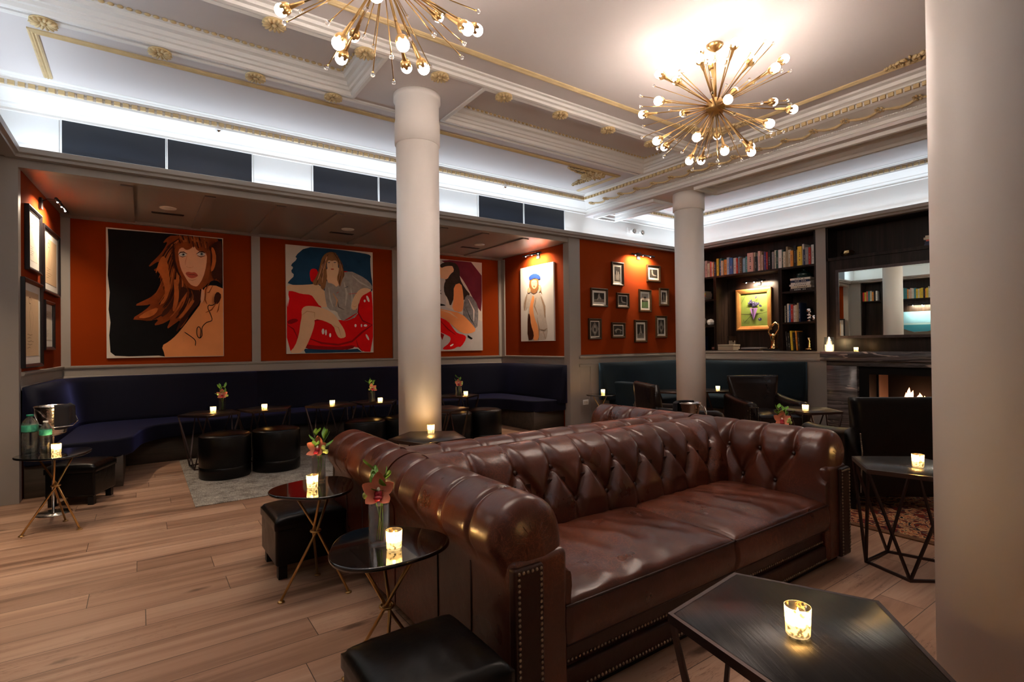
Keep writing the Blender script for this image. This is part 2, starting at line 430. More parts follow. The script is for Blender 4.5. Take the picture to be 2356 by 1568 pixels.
        if parent is not None: o.parent = parent
        if bevel:
            b = o.modifiers.new('bevel', 'BEVEL'); b.width = bevel; b.segments = seg; b.limit_method = 'ANGLE'; b.angle_limit = R(35)
            for p in me.polygons: p.use_smooth = True
            if seg > 1:
                wn = o.modifiers.new('wn', 'WEIGHTED_NORMAL'); wn.keep_sharp = False
        if subd:
            b = o.modifiers.new('subsurf', 'SUBSURF'); b.levels = subd; b.render_levels = subd
        return o

def place(o, loc=(0, 0, 0), rz=0):
    o.location = loc; o.rotation_euler = (0, 0, rz); return o
def tag(o, label, cat, group=None, kind=None):
    o['label'] = label; o['category'] = cat
    if group: o['group'] = group
    if kind: o['kind'] = kind
    return o
def thing(name, label, cat, loc=(0, 0, 0), rz=0, group=None):
    o = bpy.data.objects.new(name, None); COL.objects.link(o); o.empty_display_size = .1
    place(o, loc, rz); return tag(o, label, cat, group)
def struct(name, mb, m, **k):
    o = mb.build(name, m, **k); o['kind'] = 'structure'; return o
def dup(root, label, loc=None, rz=None, group=None):
    r = root.copy(); COL.objects.link(r)
    if loc is not None: r.location = loc
    if rz is not None: r.rotation_euler = (0, 0, rz)
    r['label'] = label
    if group: r['group'] = group
    def rec(src, dst):
        for ch in list(src.children):
            c = ch.copy(); COL.objects.link(c); c.parent = dst
            rec(ch, c)
    rec(root, r)
    return r
def light(name, kind, loc, energy, col, size=.05, rot=None, parent=None, spot=None, size_y=None):
    d = bpy.data.lights.new(name, kind); d.energy = energy; d.color = col
    if kind == 'AREA':
        d.size = size
        if size_y: d.shape = 'RECTANGLE'; d.size_y = size_y
    else: d.shadow_soft_size = size
    if spot: d.spot_size = spot; d.spot_blend = .6
    o = bpy.data.objects.new(name, d); COL.objects.link(o); o.location = loc
    if rot: o.rotation_euler = rot
    if parent is not None: o.parent = parent
    return o
# ================================================================== SETTING
W = M['white']; G = M['grey']
XR, YB = 8.1, 6.1
struct('floor', MB().box((-3.2, -2.8, -.1), (8.7, 8.3, 0)), M['floor'])
# niche
struct('wall_niche_back', MB().box((-1.1, 8.05, 0), (5.75, 8.2, 3.0)), M['felt'])
struct('wall_niche_left', MB().prism([(-1.0, 6.2), (-.855, 6.2), (-.755, 8.05), (-1.0, 8.05)], 0, 3.0), M['felt'])
struct('wall_niche_right', MB().box((5.45, 6.2, 0), (5.6, 8.05, 3.0)), M['felt'])
# niche ceiling with battens
mb = MB().box((-1.1, 6.16, 2.885), (5.6, 8.2, 2.97))
for x in (-.1, .6, 1.29, 1.95, 2.63, 3.33, 3.98, 4.68): mb.box((x - .05, 6.25, 2.865), (x + .05, 8.04, 2.89))
mb.box((-.86, 8.0, 2.85), (5.46, 8.06, 2.89))
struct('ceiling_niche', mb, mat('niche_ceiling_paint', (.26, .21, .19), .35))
# posts, header, rails, stiles (warm grey)
mb = MB().box((-1.6, YB, 0), (-.85, YB + .12, 2.97)); struct('wall_left_pier', mb, G)
mb = MB().box((5.37, YB - .013, 0), (5.56, YB + .12, 2.97)); struct('trim_1', mb, G, bevel=.004)
mb = MB().box((-.86, YB + .005, 2.87), (5.38, YB + .115, 2.975)); struct('trim_2', mb, G, bevel=.004)
mb = MB()
for x0, x1 in ((-.76, -.67), (1.26, 1.37), (3.32, 3.43), (5.37, 5.45)): mb.box((x0, 8.025, 1.1), (x1, 8.06, 2.86))
mb.box((5.425, 7.93, 1.1), (5.46, 8.05, 2.86)).box((5.425, 6.2, 1.1), (5.46, 6.27, 2.86))
struct('trim_3', mb, G)
rail = [(0, .95), (.022, .95), (.022, .985), (.012, .99), (.012, 1.075), (.03, 1.08), (.036, 1.095), (.036, 1.11), (0, 1.115)]
mb = MB().sweep([(-.86, 6.2), (-.758, 8.05), (5.45, 8.05), (5.45, 6.2)], rail, side=-1)
struct('trim_4', mb, G)
# red wall to the right of the niche and its grey dado
mb = MB().box((5.558, YB, 0), (8.2, YB + .15, 2.97)); struct('wall_back_dado', mb, G)
struct('wall_back_felt', MB().box((5.60, YB - .012, 1.135), (8.07, YB + .01, 2.95)), M['felt'])
mb = MB().sweep([(5.56, YB), (XR, YB)], rail, side=-1)
mb.box((5.557, YB - .011, 0), (5.602, YB + .01, 2.95)).box((5.60, YB - .018, .99), (8.0, YB, 1.0))
mb.box((5.58, YB - .012, .24), (5.60, YB, .93)).box((5.58, YB - .012, .22), (5.9, YB, .24)).box((5.8, YB - .014, .1), (5.9, YB, .96))
struct('trim_5', mb, G)
# clerestory band
struct('wall_back_upper', MB().box((-1.6, YB, 2.97), (8.3, YB + .15, 3.75)), W)
struct('wall_left_upper', MB().box((-1.6, -2.8, 2.97), (-1.34, YB, 3.75)), W)
struct('wall_left', MB().box((-1.6, -2.8, 0), (-1.29, YB, 2.97)).box((-1.3, 5.82, 0), (-.97, YB, 2.95)).box((-1.3, -2.8, 0), (-.97, 3.2, 2.95)), G)
struct('wall_right_upper', MB().box((XR, -2.8, 2.95), (8.6, YB, 3.75)), W)
mb = MB().box((XR, 3.74, 0), (8.6, YB, 1.15)).box((XR, 3.60, 0), (8.6, 3.74, 2.97)).box((XR, -2.8, 0), (8.6, 1.2, 2.97)).box((8.46, 1.2, 0), (8.6, YB, 2.97)).box((XR, 6.0, 1.15), (8.6, YB, 2.97))
struct('wall_right', mb, G)
struct('wall_front', MB().box((-1.6, -2.8, 0), (8.6, -2.6, 3.75)), mat('front_wall_paint', (.5, .44, .38), .6))
mb = MB().sweep([(XR, YB), (XR, 3.6)], [(0, 1.02), (.02, 1.02), (.02, 1.05), (.01, 1.055), (.01, 1.12), (.026, 1.13), (.03, 1.155), (0, 1.16)], side=-1)
mb.box((XR - .014, 3.74, 1.03), (XR, 3.77, 1.15)); struct('trim_6', mb, G)
# cove ledge with its cool LED strip
path = [(-.93, -2.6), (-.93, YB), (XR, YB), (XR, -2.6)]
ledge = [(0, 2.94), (.075, 2.94), (.075, 2.965), (.10, 2.975), (.105, 3.018), (.095, 3.018), (.09, 2.985), (0, 2.985)]
mb = MB().sweep(path, ledge, side=-1); mb.box((-1.4, -2.6, 2.95), (-.93, YB, 2.985)); struct('trim_7', mb, M['grey'])
mb = MB().sweep([(-.93, -2.5), (-.93, YB), (XR, YB), (XR, -2.5)], [(.05, 2.986), (.075, 2.986), (.075, 2.996), (.05, 2.996)], side=-1)
tag(mb.build('cove_light_strip', M['led']), 'cool white LED strip glowing behind the lip of the wall ledge', 'light')

# strip lamps in the cove, tilted out to wash the ceiling
def cove(loc, ln, rz, e):
    o = light('cove_wash', 'AREA', loc, e, (.74, .87, 1.0), .02, (R(-COVT), 0, rz)); o.rotation_mode = 'XYZ'
    o.data.shape = 'RECTANGLE'; o.data.size = ln; o.data.size_y = .02
cove((2.3, 6.028, 3.008), 6.4, 0, COVE); cove((6.85, 6.028, 3.008), 2.3, 0, COVE * .3)
cove((8.028, 1.9, 3.008), 7.8, -PI / 2, COVE * .9); cove((-.90, 1.9, 3.008), 7.8, PI / 2, COVE * .8)
# ---- ceiling A (low soffit at 3.51, big field at 3.56) with coffers
ZA, ZB = 3.51, 3.56
mb = MB()
mb.box((-1.4, 3.77, ZA), (5.75, 3.83, 3.72)).box((-1.4, 4.56, ZA), (5.75, YB, 3.72))
mb.box((1.52, 3.83, ZA), (2.45, 4.56, 3.72)).box((5.32, 3.83, ZA), (5.75, 4.56, 3.72))
mb.box((-1.4, 3.83, 3.64), (1.52, 4.56, 3.72)).box((2.45, 3.83, 3.64), (5.32, 4.56, 3.72))
struct('ceiling', mb, M['ceil'])
struct('ceiling_large_field', MB().box((-1.4, -2.6, ZB), (5.75, 3.74, 3.72)), M['ceil'])
struct('ceiling_fireplace_side', MB().box((6.34, -2.6, ZA), (8.2, YB, 3.72)), M['ceil'])
# long moulding between soffit and large field
mb = MB().sweep([(-1.34, 3.77), (5.5, 3.77)], [(-.035, 3.50), (.0, 3.495), (.02, 3.50), (.025, 3.52), (.05, 3.525), (.06, 3.545), (.085, 3.55), (.095, 3.57), (-.03, 3.57)], side=-1)
struct('trim_8', mb, W)
cof = [(-.04, 3.512), (-.04, 3.497), (-.012, 3.493), (0, 3.5), (.01, 3.525), (.028, 3.53), (.034, 3.55), (.05, 3.556), (.056, 3.585), (.085, 3.595), (.095, 3.62), (.115, 3.625), (.115, 3.645), (-.04, 3.645)]
mb = MB()
for x0, x1 in ((-2.2, 1.52), (2.45, 5.32)):
    mb.sweep([(x0, 3.83), (x1, 3.83), (x1, 4.56), (x0, 4.56)], cof, closed=True, side=1)
struct('trim_9', mb, W)
def bead(mb, p0, p1, z, r=.011, step=.045):
    p0 = Vector(p0); p1 = Vector(p1); n = int((p1 - p0).length / step); d = (p1 - p0).normalized()
    for i in range(n):
        c = p0.lerp(p1, (i + .5) / n)
        mb.ball((c.x, c.y, z), r, 6, sc=(1.7 if abs(d.x) > .5 else 1, 1.7 if abs(d.y) > .5 else 1, 1))
mb = MB()
for x0, x1 in ((-1.3, 1.40), (2.57, 5.2)):
    a, b_ = 3.95, 4.44
    for p, q in (((x0, a), (x1, a)), ((x1, a), (x1, b_)), ((x0, b_), (x1, b_)), ((x0, a), (x0, b_))):
        bead(mb, p, q, 3.632, .012, .05)
struct('trim_10', mb, M['gilt'])
# thin moulding line with rosettes, gold rectangles
thin = [(-.022, 3.512), (-.022, 3.498), (-.008, 3.49), (.008, 3.49), (.022, 3.498), (.022, 3.512)]
mb = MB().sweep([(-1.3, 4.65), (5.3, 4.65)], thin, side=1)
struct('trim_11', mb, W)
gold = [(-.028, .002), (-.028, -.008), (-.018, -.016), (-.008, -.010), (0, -.02), (.008, -.010), (.018, -.016), (.028, -.008), (.028, .002)]
def gline(mb, path, z, closed=False, side=1): mb.sweep([(x, y, z) for x, y in path], gold, closed=closed, side=side)
mb = MB(); gline(mb, [(-.6, 5.62), (-.6, 4.85), (5.15, 4.85), (5.15, 5.62)], ZA)
gline(mb, [(-1.3, -2.2), (-1.3, 3.47), (5.12, 3.47), (5.12, -2.2)], ZB, True)
struct('trim_12', mb, M['gilt'])
# cornice at the walls of room one (left, back) + beam face, and of the fireplace side
cor = [(0, 3.335), (.028, 3.34), (.028, 3.36), (.045, 3.372), (.08, 3.378), (.09, 3.39), (.17, 3.41), (.25, 3.425), (.30, 3.43), (.315, 3.445), (.315, 3.478), (.345, 3.480), (.35, 3.492), (.385, 3.495), (.40, 3.503), (.43, 3.505), (.45, 3.515), (.5, 3.53), (0, 3.6)]
p1 = [(-1.34, -2.6), (-1.34, YB), (5.73, YB)]
mb = MB().sweep(p1, cor, side=-1)
corb = [(0, 3.33), (.012, 3.335), (.014, 3.365), (.03, 3.372), (.045, 3.385), (.05, 3.392), (.17, 3.415), (.28, 3.432), (.315, 3.445), (.315, 3.478), (.345, 3.480), (.35, 3.492), (.365, 3.50), (.385, 3.507), (.395, 3.535), (.43, 3.545), (.44, 3.56), (.46, 3.575), (0, 3.6)]
mb.sweep([(5.73, YB + .001), (5.73, -2.6)], corb, side=-1)
mb.sweep([(XR, -2.6), (XR, YB), (6.35, YB)], cor, side=1)
struct('trim_13', mb, W)
def dent(mb, p0, p1, nrm, step=.062, wd=.042, z0=3.444, z1=3.479, d0=.31, d1=.335):
    p0 = Vector(p0); p1 = Vector(p1); L_ = (p1 - p0).length; n = int(L_ / step); t = (p1 - p0).normalized(); nr = Vector(nrm)
    for i in range(n):
        c = p0 + t * ((i + .5) * L_ / n); a = c - t * wd / 2 + nr * d0; b = c + t * wd / 2 + nr * d1
        mb.box((min(a.x, b.x), min(a.y, b.y), z0), (max(a.x, b.x), max(a.y, b.y), z1))
mb = MB()
dent(mb, (-1.0, YB), (5.42, YB), (0, -1)); dent(mb, (-1.34, 1), (-1.34, 5.8), (1, 0)); dent(mb, (5.73, .2), (5.73, 5.78), (-1, 0), z0=3.445, z1=3.48)
dent(mb, (XR, .5), (XR, 5.8), (-1, 0)); dent(mb, (6.4, YB), (7.8, YB), (0, -1))
struct('trim_14', mb, M['gilt'])
# garland on the beam frieze
mb = MB()
fz = lambda d: 3.392 + (d - .05) * .175
y = 5.75
while y > .1:
    pts = []
    for i in range(17):
        t = i / 16; d = .15 + .05 * math.sin(PI * t) * -1 + .03
        pts.append((5.73 - d, y - .03 - t * .25, fz(d) - .004))
    mb.tube(pts, [.009 + .010 * abs(math.sin(7 * t * PI / 16)) * math.sin(PI * (t + .5) / 17) for t in range(17)], 6)
    for k in range(7):
        a = 2 * PI * k / 7; d = .185
        mb.ball((5.73 - d - .032 * math.cos(a), y + .03 * math.sin(a), fz(d + .03 * math.cos(a)) - .004), .016, 6, sc=(1.7, .8, .6))
    y -= .29
struct('trim_15', mb, M['gilt'])
mb = MB(); bead(mb, (5.73 - .05, .1), (5.73 - .05, 6.0), 3.388, .009, .022); struct('trim_16', mb, W)
# beam
mb = MB().box((5.73, -2.6, 3.42), (6.35, YB, 3.72))
x0, x1 = 5.86, 6.24
for ya, yb in ((-2.6, YB),):
    mb.box((5.73, ya, 3.30), (x0, yb, 3.43)).box((x1, ya, 3.30), (6.35, yb, 3.43))
mb.box((x0, 4.12, 3.30), (x1, 4.86, 3.43)).box((x0, 5.95, 3.30), (x1, YB, 3.43)).box((x0, -2.6, 3.30), (x1, -2.2, 3.43))
struct('ceiling_beam', mb, M['ceil'])
pan = [(-.045, 3.302), (-.045, 3.262), (-.03, 3.258), (0, 3.262), (.008, 3.29), (.03, 3.30), (.04, 3.335), (.07, 3.345), (.08, 3.38), (.1, 3.385), (.1, 3.425), (-.045, 3.425)]
mb = MB()
for ya, yb in ((-2.2, 4.12), (4.86, 5.95)): mb.sweep([(x0, ya), (x1, ya), (x1, yb), (x0, yb)], pan, closed=True, side=1)
struct('trim_17', mb, W)

# rosettes
def rosette():
    mb = MB()
    for k in range(14):
        a = 2 * PI * k / 14
        X = Matrix.Rotation(a, 4, 'Z') @ Matrix.Translation((.048, 0, -.012)) @ Matrix.Rotation(R(18), 4, 'Y')
        mb.ball((0, 0, 0), .03, 8, sc=(1.1, .42, .5), X=X)
    mb.lathe([(.075, .0), (.075, -.006), (.04, -.012), (.02, -.008)], n=20)
    mb.ball((0, 0, -.014), .018, 10, sc=(1, 1, .8))
    return mb
words = ['leftmost', 'second', 'third', 'fourth', 'fifth', 'sixth', 'seventh', 'eighth', 'ninth', 'tenth']
r0 = rosette().build('ceiling_rosette', M['gilt']); r0.location = (.75, 3.815, 3.494)
tag(r0, 'gilded flower rosette by the long ceiling moulding, leftmost of that row', 'rosette', 'rosettes along the long ceiling moulding')
for i, x in enumerate((1.38, 2.0, 2.63, 3.28, 3.92, 4.58)):
    o = r0.copy(); COL.objects.link(o); o.location = (x, 3.815, 3.494)
    o['label'] = 'gilded flower rosette by the long ceiling moulding, %s from the left in that row' % words[i + 1]
for i, x in enumerate((-.52, .128, .77, 1.39)):
    o = r0.copy(); COL.objects.link(o); o.location = (x, 4.65, 3.492); o['group'] = 'rosettes on the thin moulding nearer the niche'
    o['label'] = 'gilded flower rosette on the thin moulding left of the large column, %s in that row' % words[i]
# corner ornaments
def ornament(flip):
    rnd = random.Random(5 + flip); mb = MB()
    for ax in (0, 1):
        for i in range(26):
            t = i / 25; w_ = .10 * (1 - t) ** .7 + .012; L_ = t * .52
            for s_ in (-1, 1):
                u = L_ + rnd.uniform(-.01, .01); v = s_ * w_ * rnd.uniform(.3, .8) + w_ * .4
                c = (u, v) if ax == 0 else (v, u)
                X = Matrix.Translation((c[0], c[1], -.012)) @ Matrix.Rotation(rnd.uniform(0, PI), 4, 'Z')
                mb.ball((0, 0, 0), .024 * (1 - .4 * t), 7, sc=(1.5, .6, .8), X=X)
    for r_, n_ in ((.06, 10), (.10, 14), (.13, 12)):
        for k in range(n_):
            a = 2 * PI * k / n_ + r_ * 9
            X = Matrix.Translation((.06 + r_ * math.cos(a), .06 + r_ * math.sin(a), -.018)) @ Matrix.Rotation(a, 4, 'Z')
            mb.ball((0, 0, 0), .026, 7, sc=(1.4, .55, .9), X=X)
    mb.ball((.06, .06, -.015), .04, 10, sc=(1, 1, .6))
    return mb
for (x, y, zz, sx, sy, lab) in ((4.90, 4.93, ZA, -1, 1, 'ornate gilded leaf corner ornament on the white ceiling strip above the niche'),
                               (5.08, 3.43, ZB, -1, -1, 'ornate gilded leaf corner ornament on the ceiling behind the complete starburst lamp'),
                               (5.08, 1.25, ZB, -1, 1, 'ornate gilded leaf corner ornament on the ceiling beside the near right column')):
    o = ornament(sx * sy + 1).build('ceiling_ornament', M['gilt']); o.location = (x, y, zz); o.rotation_euler = (0, 0, {(-1, 1): PI / 2, (-1, -1): PI}[(sx, sy)])
    tag(o, lab, 'ornament', 'gilded corner ornaments')
# security camera domes & sprinkler-like discs
for x, lab in ((.63, 'small clear glass eyeball fixture on the cornice above the left navy panels'), (4.0, 'small clear glass eyeball fixture on the cornice right of the large column')):
    t = thing('cornice_fixture', lab, 'ceiling fixture', (x, 5.80, 3.42), group='eyeball fixtures on the cornice')
    MB().lathe([(.035, .03), (.035, .0), (.028, -.004), (.024, 0)], n=20).build('rim', M['outlet'], t)
    MB().ball((0, 0, -.002), .024, 12).build('lens', M['chrome'], t)
t = thing('emergency_light', 'white twin-head emergency light on the bright band above the small framed pictures', 'emergency light', (6.84, YB, 3.19))
MB().box((-.17, -.02, -.04), (.12, 0, .06)).build('housing', M['outlet'], t, bevel=.006)
for x in (-.06, .15):
    h = MB().lathe([(.045, 0), (.05, .03), (.045, .05), (.03, .04), (.02, .03)], n=20, X=Matrix.Translation((x, -.03, -.005)) @ Matrix.Rotation(R(90), 4, 'X')).build('lamp_head', M['outlet'], t)
    MB().lathe([(.022, .041), (.01, .045)], n=16, X=Matrix.Translation((x, -.03, -.005)) @ Matrix.Rotation(R(90), 4, 'X')).build('lens', M['chrome'], h)
t = thing('power_outlet', 'white double power outlet on the grey dado right of the niche', 'outlet', (5.685, YB - .012, .394))
MB().box((-.058, -.006, -.04), (.058, 0, .04)).build('plate', M['outlet'], t, bevel=.003)
MB().box((-.035, -.008, -.018), (-.005, -.005, .018)).box((.005, -.008, -.018), (.035, -.005, .018)).build('socket', M['page'], t)
# niche ceiling fittings
for i, (x, w3) in enumerate(((.26, 'above the large black painting'), (2.29, 'above the red armchair painting'), (4.37, 'near the right end of the niche'))):
    tag(place(MB().lathe([(.085, .0), (.08, -.008), (.06, -.010)], n=28).build('ceiling_speaker', M['outlet']), (x, 7.06, 2.886)), 'round flush white speaker in the niche ceiling ' + w3, 'speaker', 'niche ceiling speakers')
    t = thing('air_slot', 'black linear air slot in the niche ceiling ' + w3, 'vent', (x + .01, 7.36, 2.886), group='niche air slots')
    MB().box((-.16, -.035, -.006), (.16, .035, 0)).build('frame', M['iron'], t)
    MB().box((-.15, -.02, -.01), (.15, -.008, -.004)).box((-.15, .008, -.01), (.15, .02, -.004)).build('blade', M['bronze'], t)
# glazed panels in the clerestory band
WD = ['leftmost', 'second from the left', 'third from the left, just left of the large column', 'fourth from the left, partly behind the large column', 'fifth from the left, first right of the large column', 'rightmost']
for i, (a, b) in enumerate(((-.56, .205), (.225, .965), (1.59, 2.34), (2.36, 3.10), (3.76, 4.51), (4.53, 5.285))):
    t = thing('glazed_panel', 'navy glazed panel above the niche, %s' % WD[i], 'panel', ((a + b) / 2, YB, 3.195), group='navy glazed panels above the niche')
    h = (b - a) / 2
    MB().box((-h, -.012, -.152), (h, 0, .152)).build('pane', M['navyglass'], t)
    MB().sweep([(-h, -.152), (h, -.152), (h, .152), (-h, .152)], [(0, 0), (-.012, 0), (-.012, .02), (0, .02)], closed=True, side=1, X=Matrix.Rotation(R(90), 4, 'X')).build('frame', M['panelwhite'], t)
for i, (a, b, w_) in enumerate(((-1.3, -.58, 'at the far left of the band'), (.985, 1.57, 'between the second and third navy panels'), (3.12, 3.74, 'just right of the large column'))):
    tag(place(MB().box((-(b - a) / 2, -.008, -.152), ((b - a) / 2, 0, .152)).build('white_panel', M['panelwhite'], bevel=.003), ((a + b) / 2, YB, 3.195)), 'frosted white panel above the niche, ' + w_, 'panel', 'white panels above the niche')

# columns
def column(x, y, top, rb, lab):
    t = thing('column', lab, 'column', (x, y, 0), group='cream round columns')
    MB().lathe([(rb, 0), (rb, top - .04)], n=64).build('shaft', M['column'], t)
    if top > 3.4: pr = [(rb, 3.07), (rb + .011, 3.073), (rb + .012, 3.26), (rb + .005, 3.285), (rb + .005, 3.45), (rb + .02, 3.455), (rb + .02, top), (rb, top)]
    else: pr = [(rb, 3.07), (rb + .016, 3.073), (rb + .016, top), (rb, top)]
    MB().lathe(pr, n=64).build('capital', M['column'], t)
    return t
column(2.02, 4.29, 3.51, .187, 'large cream round column standing behind the sofas in the middle of the room')
column(6.04, 4.41, 3.30, .188, 'cream round column in front of the bookcase corner, the farthest one')
column(2.02, .395, 3.56, .19, 'very near cream round column cut off by the right edge of the photo')
# ================================================================== SOFAS
def resample(pts, n):
    P = [Vector(p) for p in pts]
    # catmull-rom densify then arc-length resample
    D = []
    for i in range(len(P) - 1):
        a = P[max(i - 1, 0)]; b = P[i]; c = P[i + 1]; d = P[min(i + 2, len(P) - 1)]
        for k in range(12):
            t = k / 12
            D.append(.5 * ((2 * b) + (-a + c) * t + (2 * a - 5 * b + 4 * c - d) * t * t + (-a + 3 * b - 3 * c + d) * t ** 3))
    D.append(P[-1]); s = [0]
    for i in range(1, len(D)): s.append(s[-1] + (D[i] - D[i - 1]).length)
    out = []; j = 0
    for i in range(n):
        q = s[-1] * i / (n - 1)
        while j < len(s) - 2 and s[j + 1] < q: j += 1
        u = (q - s[j]) / max(1e-9, s[j + 1] - s[j]); out.append(D[j].lerp(D[j + 1], min(1, u)))
    return out, s[-1]

def segdist(px_, py_, a, b):
    ax, ay = a; bx, by = b; dx, dy = bx - ax, by - ay
    t = max(0, min(1, ((px_ - ax) * dx + (py_ - ay) * dy) / (dx * dx + dy * dy + 1e-9)))
    return math.hypot(px_ - ax - t * dx, py_ - ay - t * dy)

def tufted(prof, length, ups, lows, tu, tl, tend, to3, nprof=84, nlen=220, amp=.03, t_over=None):
    """profile (a, z) swept along s; buttons: ups at arc tu, lows at arc tl. returns fn-grid of (s, a, z)"""
    P, L_ = resample([(p[0], p[1], 0) for p in prof], nprof)
    Nn = []
    for i in range(nprof):
        d = (P[min(i + 1, nprof - 1)] - P[max(i - 1, 0)]).normalized(); Nn.append(Vector((-d.y, d.x, 0)))
    segs = []
    for u in ups:
        segs.append(((u, tu), (u, t_over)))
        for l in lows:
            if abs(l - u) < .16: segs.append(((u, tu), (l, tl)))
    for l in lows: segs.append(((l, tl), (l, tend)))
    btn = [(u, tu) for u in ups] + [(l, tl) for l in lows]
    rnd = random.Random(3)
    def h(s, t):
        dc = min([segdist(s, t, a, b) for a, b in segs if min(a[0], b[0]) - .12 < s < max(a[0], b[0]) + .12] or [1])
        db = min(math.hypot(s - b[0], t - b[1]) for b in btn)
        over = max(0, min(1, (t - tu - .05) / .09))
        wcr = .031; a_ = amp * (1 - .80 * over)
        if t < tl - .02: a_ *= max(.35, 1 - (tl - t) * 4)
        v = a_ * (1 - math.exp(-(dc / (wcr * (1 - .45 * over))) ** 2)) - (.0035 + .006 * over) * math.exp(-(dc / .009) ** 2) + amp * .55 * over
        v -= .022 * math.exp(-(db / .022) ** 2)
        ang = math.atan2(t - 0, s)
        near = math.exp(-(db / .06) ** 2)
        b0 = min(btn, key=lambda b: math.hypot(s - b[0], t - b[1]))
        v += .0028 * near * math.sin(11 * math.atan2(t - b0[1], s - b0[0]))
        return v
    V = {}
    for i in range(nlen):
        s = length[0] + (length[1] - length[0]) * i / (nlen - 1)
        for j in range(nprof):
            t = L_ * j / (nprof - 1)
            fade = min(1, max(0, (to3 - t) / .12))
            hh = h(s, t) * fade if t < to3 else 0
            p = P[j] + Nn[j] * hh; V[i, j] = (s, p.x, p.y)
    B = []
    for s, t in btn:
        j = min(nprof - 1, int(round(t / L_ * (nprof - 1)))); p = P[j] - Nn[j] * .010
        B.append((s, p.x, p.y, Nn[j]))
    return V, nprof, nlen, B

def add_grid(mb, V, n, m, f, flip=False, mi=0):
    vs = [f(*V[i, j]) for i in range(n) for j in range(m)]
    fs = []
    for i in range(n - 1):
        for j in range(m - 1):
            q = (i * m + j, (i + 1) * m + j, (i + 1) * m + j + 1, i * m + j + 1); fs.append(q[::-1] if flip else q)
    mb.add(vs, fs, mi, True)

def cushion(x0, x1, y0, y1, z0, z1, puff=.02, front=.02, r=.035, seed=1, n=46, wrk=1.0):
    """boxed seat cushion with a crowned, wrinkled top; y0 is the front"""
    rnd = random.Random(seed); mb = MB()
    cx, cy = (x0 + x1) / 2, (y0 + y1) / 2; hx, hy = (x1 - x0) / 2, (y1 - y0) / 2
    wr = [(rnd.uniform(-.6, .6), rnd.uniform(-.5, .9), rnd.uniform(14, 30), rnd.uniform(0, 6)) for _ in range(5)]
    def top(u, v, s=1):
        X = 2 * u - 1; Y = 2 * v - 1
        e = (1 - abs(X) ** 6) * (1 - abs(Y) ** 6)
        z = z1 - r + r * (e ** .35 if e > 0 else 0) + puff * (1 - X * X) * (1 - Y * Y)
        wv = sum(math.sin(q[2] * (X * .35 + Y * .25 * q[0] + .2 * X * Y * q[1]) * 2 + q[3]) for q in wr)
        z += .0016 * wrk * wv * e
        if wrk > 1: z += .0035 * e * (abs(math.sin(9 * (X * .9 - Y * .35) + 2.2 * math.sin(2.3 * Y + seed) + .8 * math.sin(5 * X))) ** .5 - .7) * (1 - .5 * abs(X)) * min(1, (1.05 - abs(Y)) * 1.6)
        yy = cy + hy * Y
        if Y < -.2: yy -= front * (1 - X * X) * 0
        return (cx + hx * X, yy, z)
    mb.grid(lambda u, v: top(u, v), n, n)
    # sides
    m = 10; per = []
    for i in range(n): per.append((i / (n - 1), 0))
    for i in range(1, n): per.append((1, i / (n - 1)))
    for i in range(1, n): per.append((1 - i / (n - 1), 1))
    for i in range(1, n): per.append((0, 1 - i / (n - 1)))
    def side(u, v):
        k = min(len(per) - 1, int(round(u * (len(per) - 1)))); a = top(*per[k]); t = v
        z = a[2] + (z0 - a[2]) * t; bul = math.sin(PI * t) * front
        X = 2 * per[k][0] - 1; Y = 2 * per[k][1] - 1
        dx = (1 if X >= .999 else -1 if X <= -.999 else 0); dy = (1 if Y >= .999 else -1 if Y <= -.999 else 0)
        if dx and dy: dx = dy = 0
        return (a[0] + dx * bul * .4, a[1] + dy * bul, z)
    mb.grid(side, len(per), m, flip=True)
    mb.add([(x0, y0, z0), (x1, y0, z0), (x1, y1, z0), (x0, y1, z0)], [(0, 3, 2, 1)])
    pipe = MB()
    for dz in (0,):
        pts = [top(*p) for p in per[::2]] + [top(0, 0)]
        pipe.tube([(p[0] + (0.003 if p[0] > cx else -.003), p[1] + (.003 if p[1] > cy else -.003), p[2]) for p in pts], .0055, 6, caps=False)
    pts = [(x0, y0, z0 + .006), (x1, y0, z0 + .006)]
    pipe.tube(pts, .005, 6)
    return mb, pipe

def nails(mb, pts, step=.019, r=.0068, nrm=(0, -1, 0)):
    nv = Vector(nrm)
    q = nv.rotation_difference(Vector((0, 0, 1))).inverted().to_matrix().to_4x4()
    for a, b in zip(pts[:-1], pts[1:]):
        a = Vector(a); b = Vector(b); n = max(1, int(round((b - a).length / step)))
        for i in range(n):
            c = a.lerp(b, i / n)
            mb.lathe([(r, 0), (r * .8, r * .45), (r * .35, r * .72), (1e-6, r * .78)], n=8, X=Matrix.Translation(c) @ q)

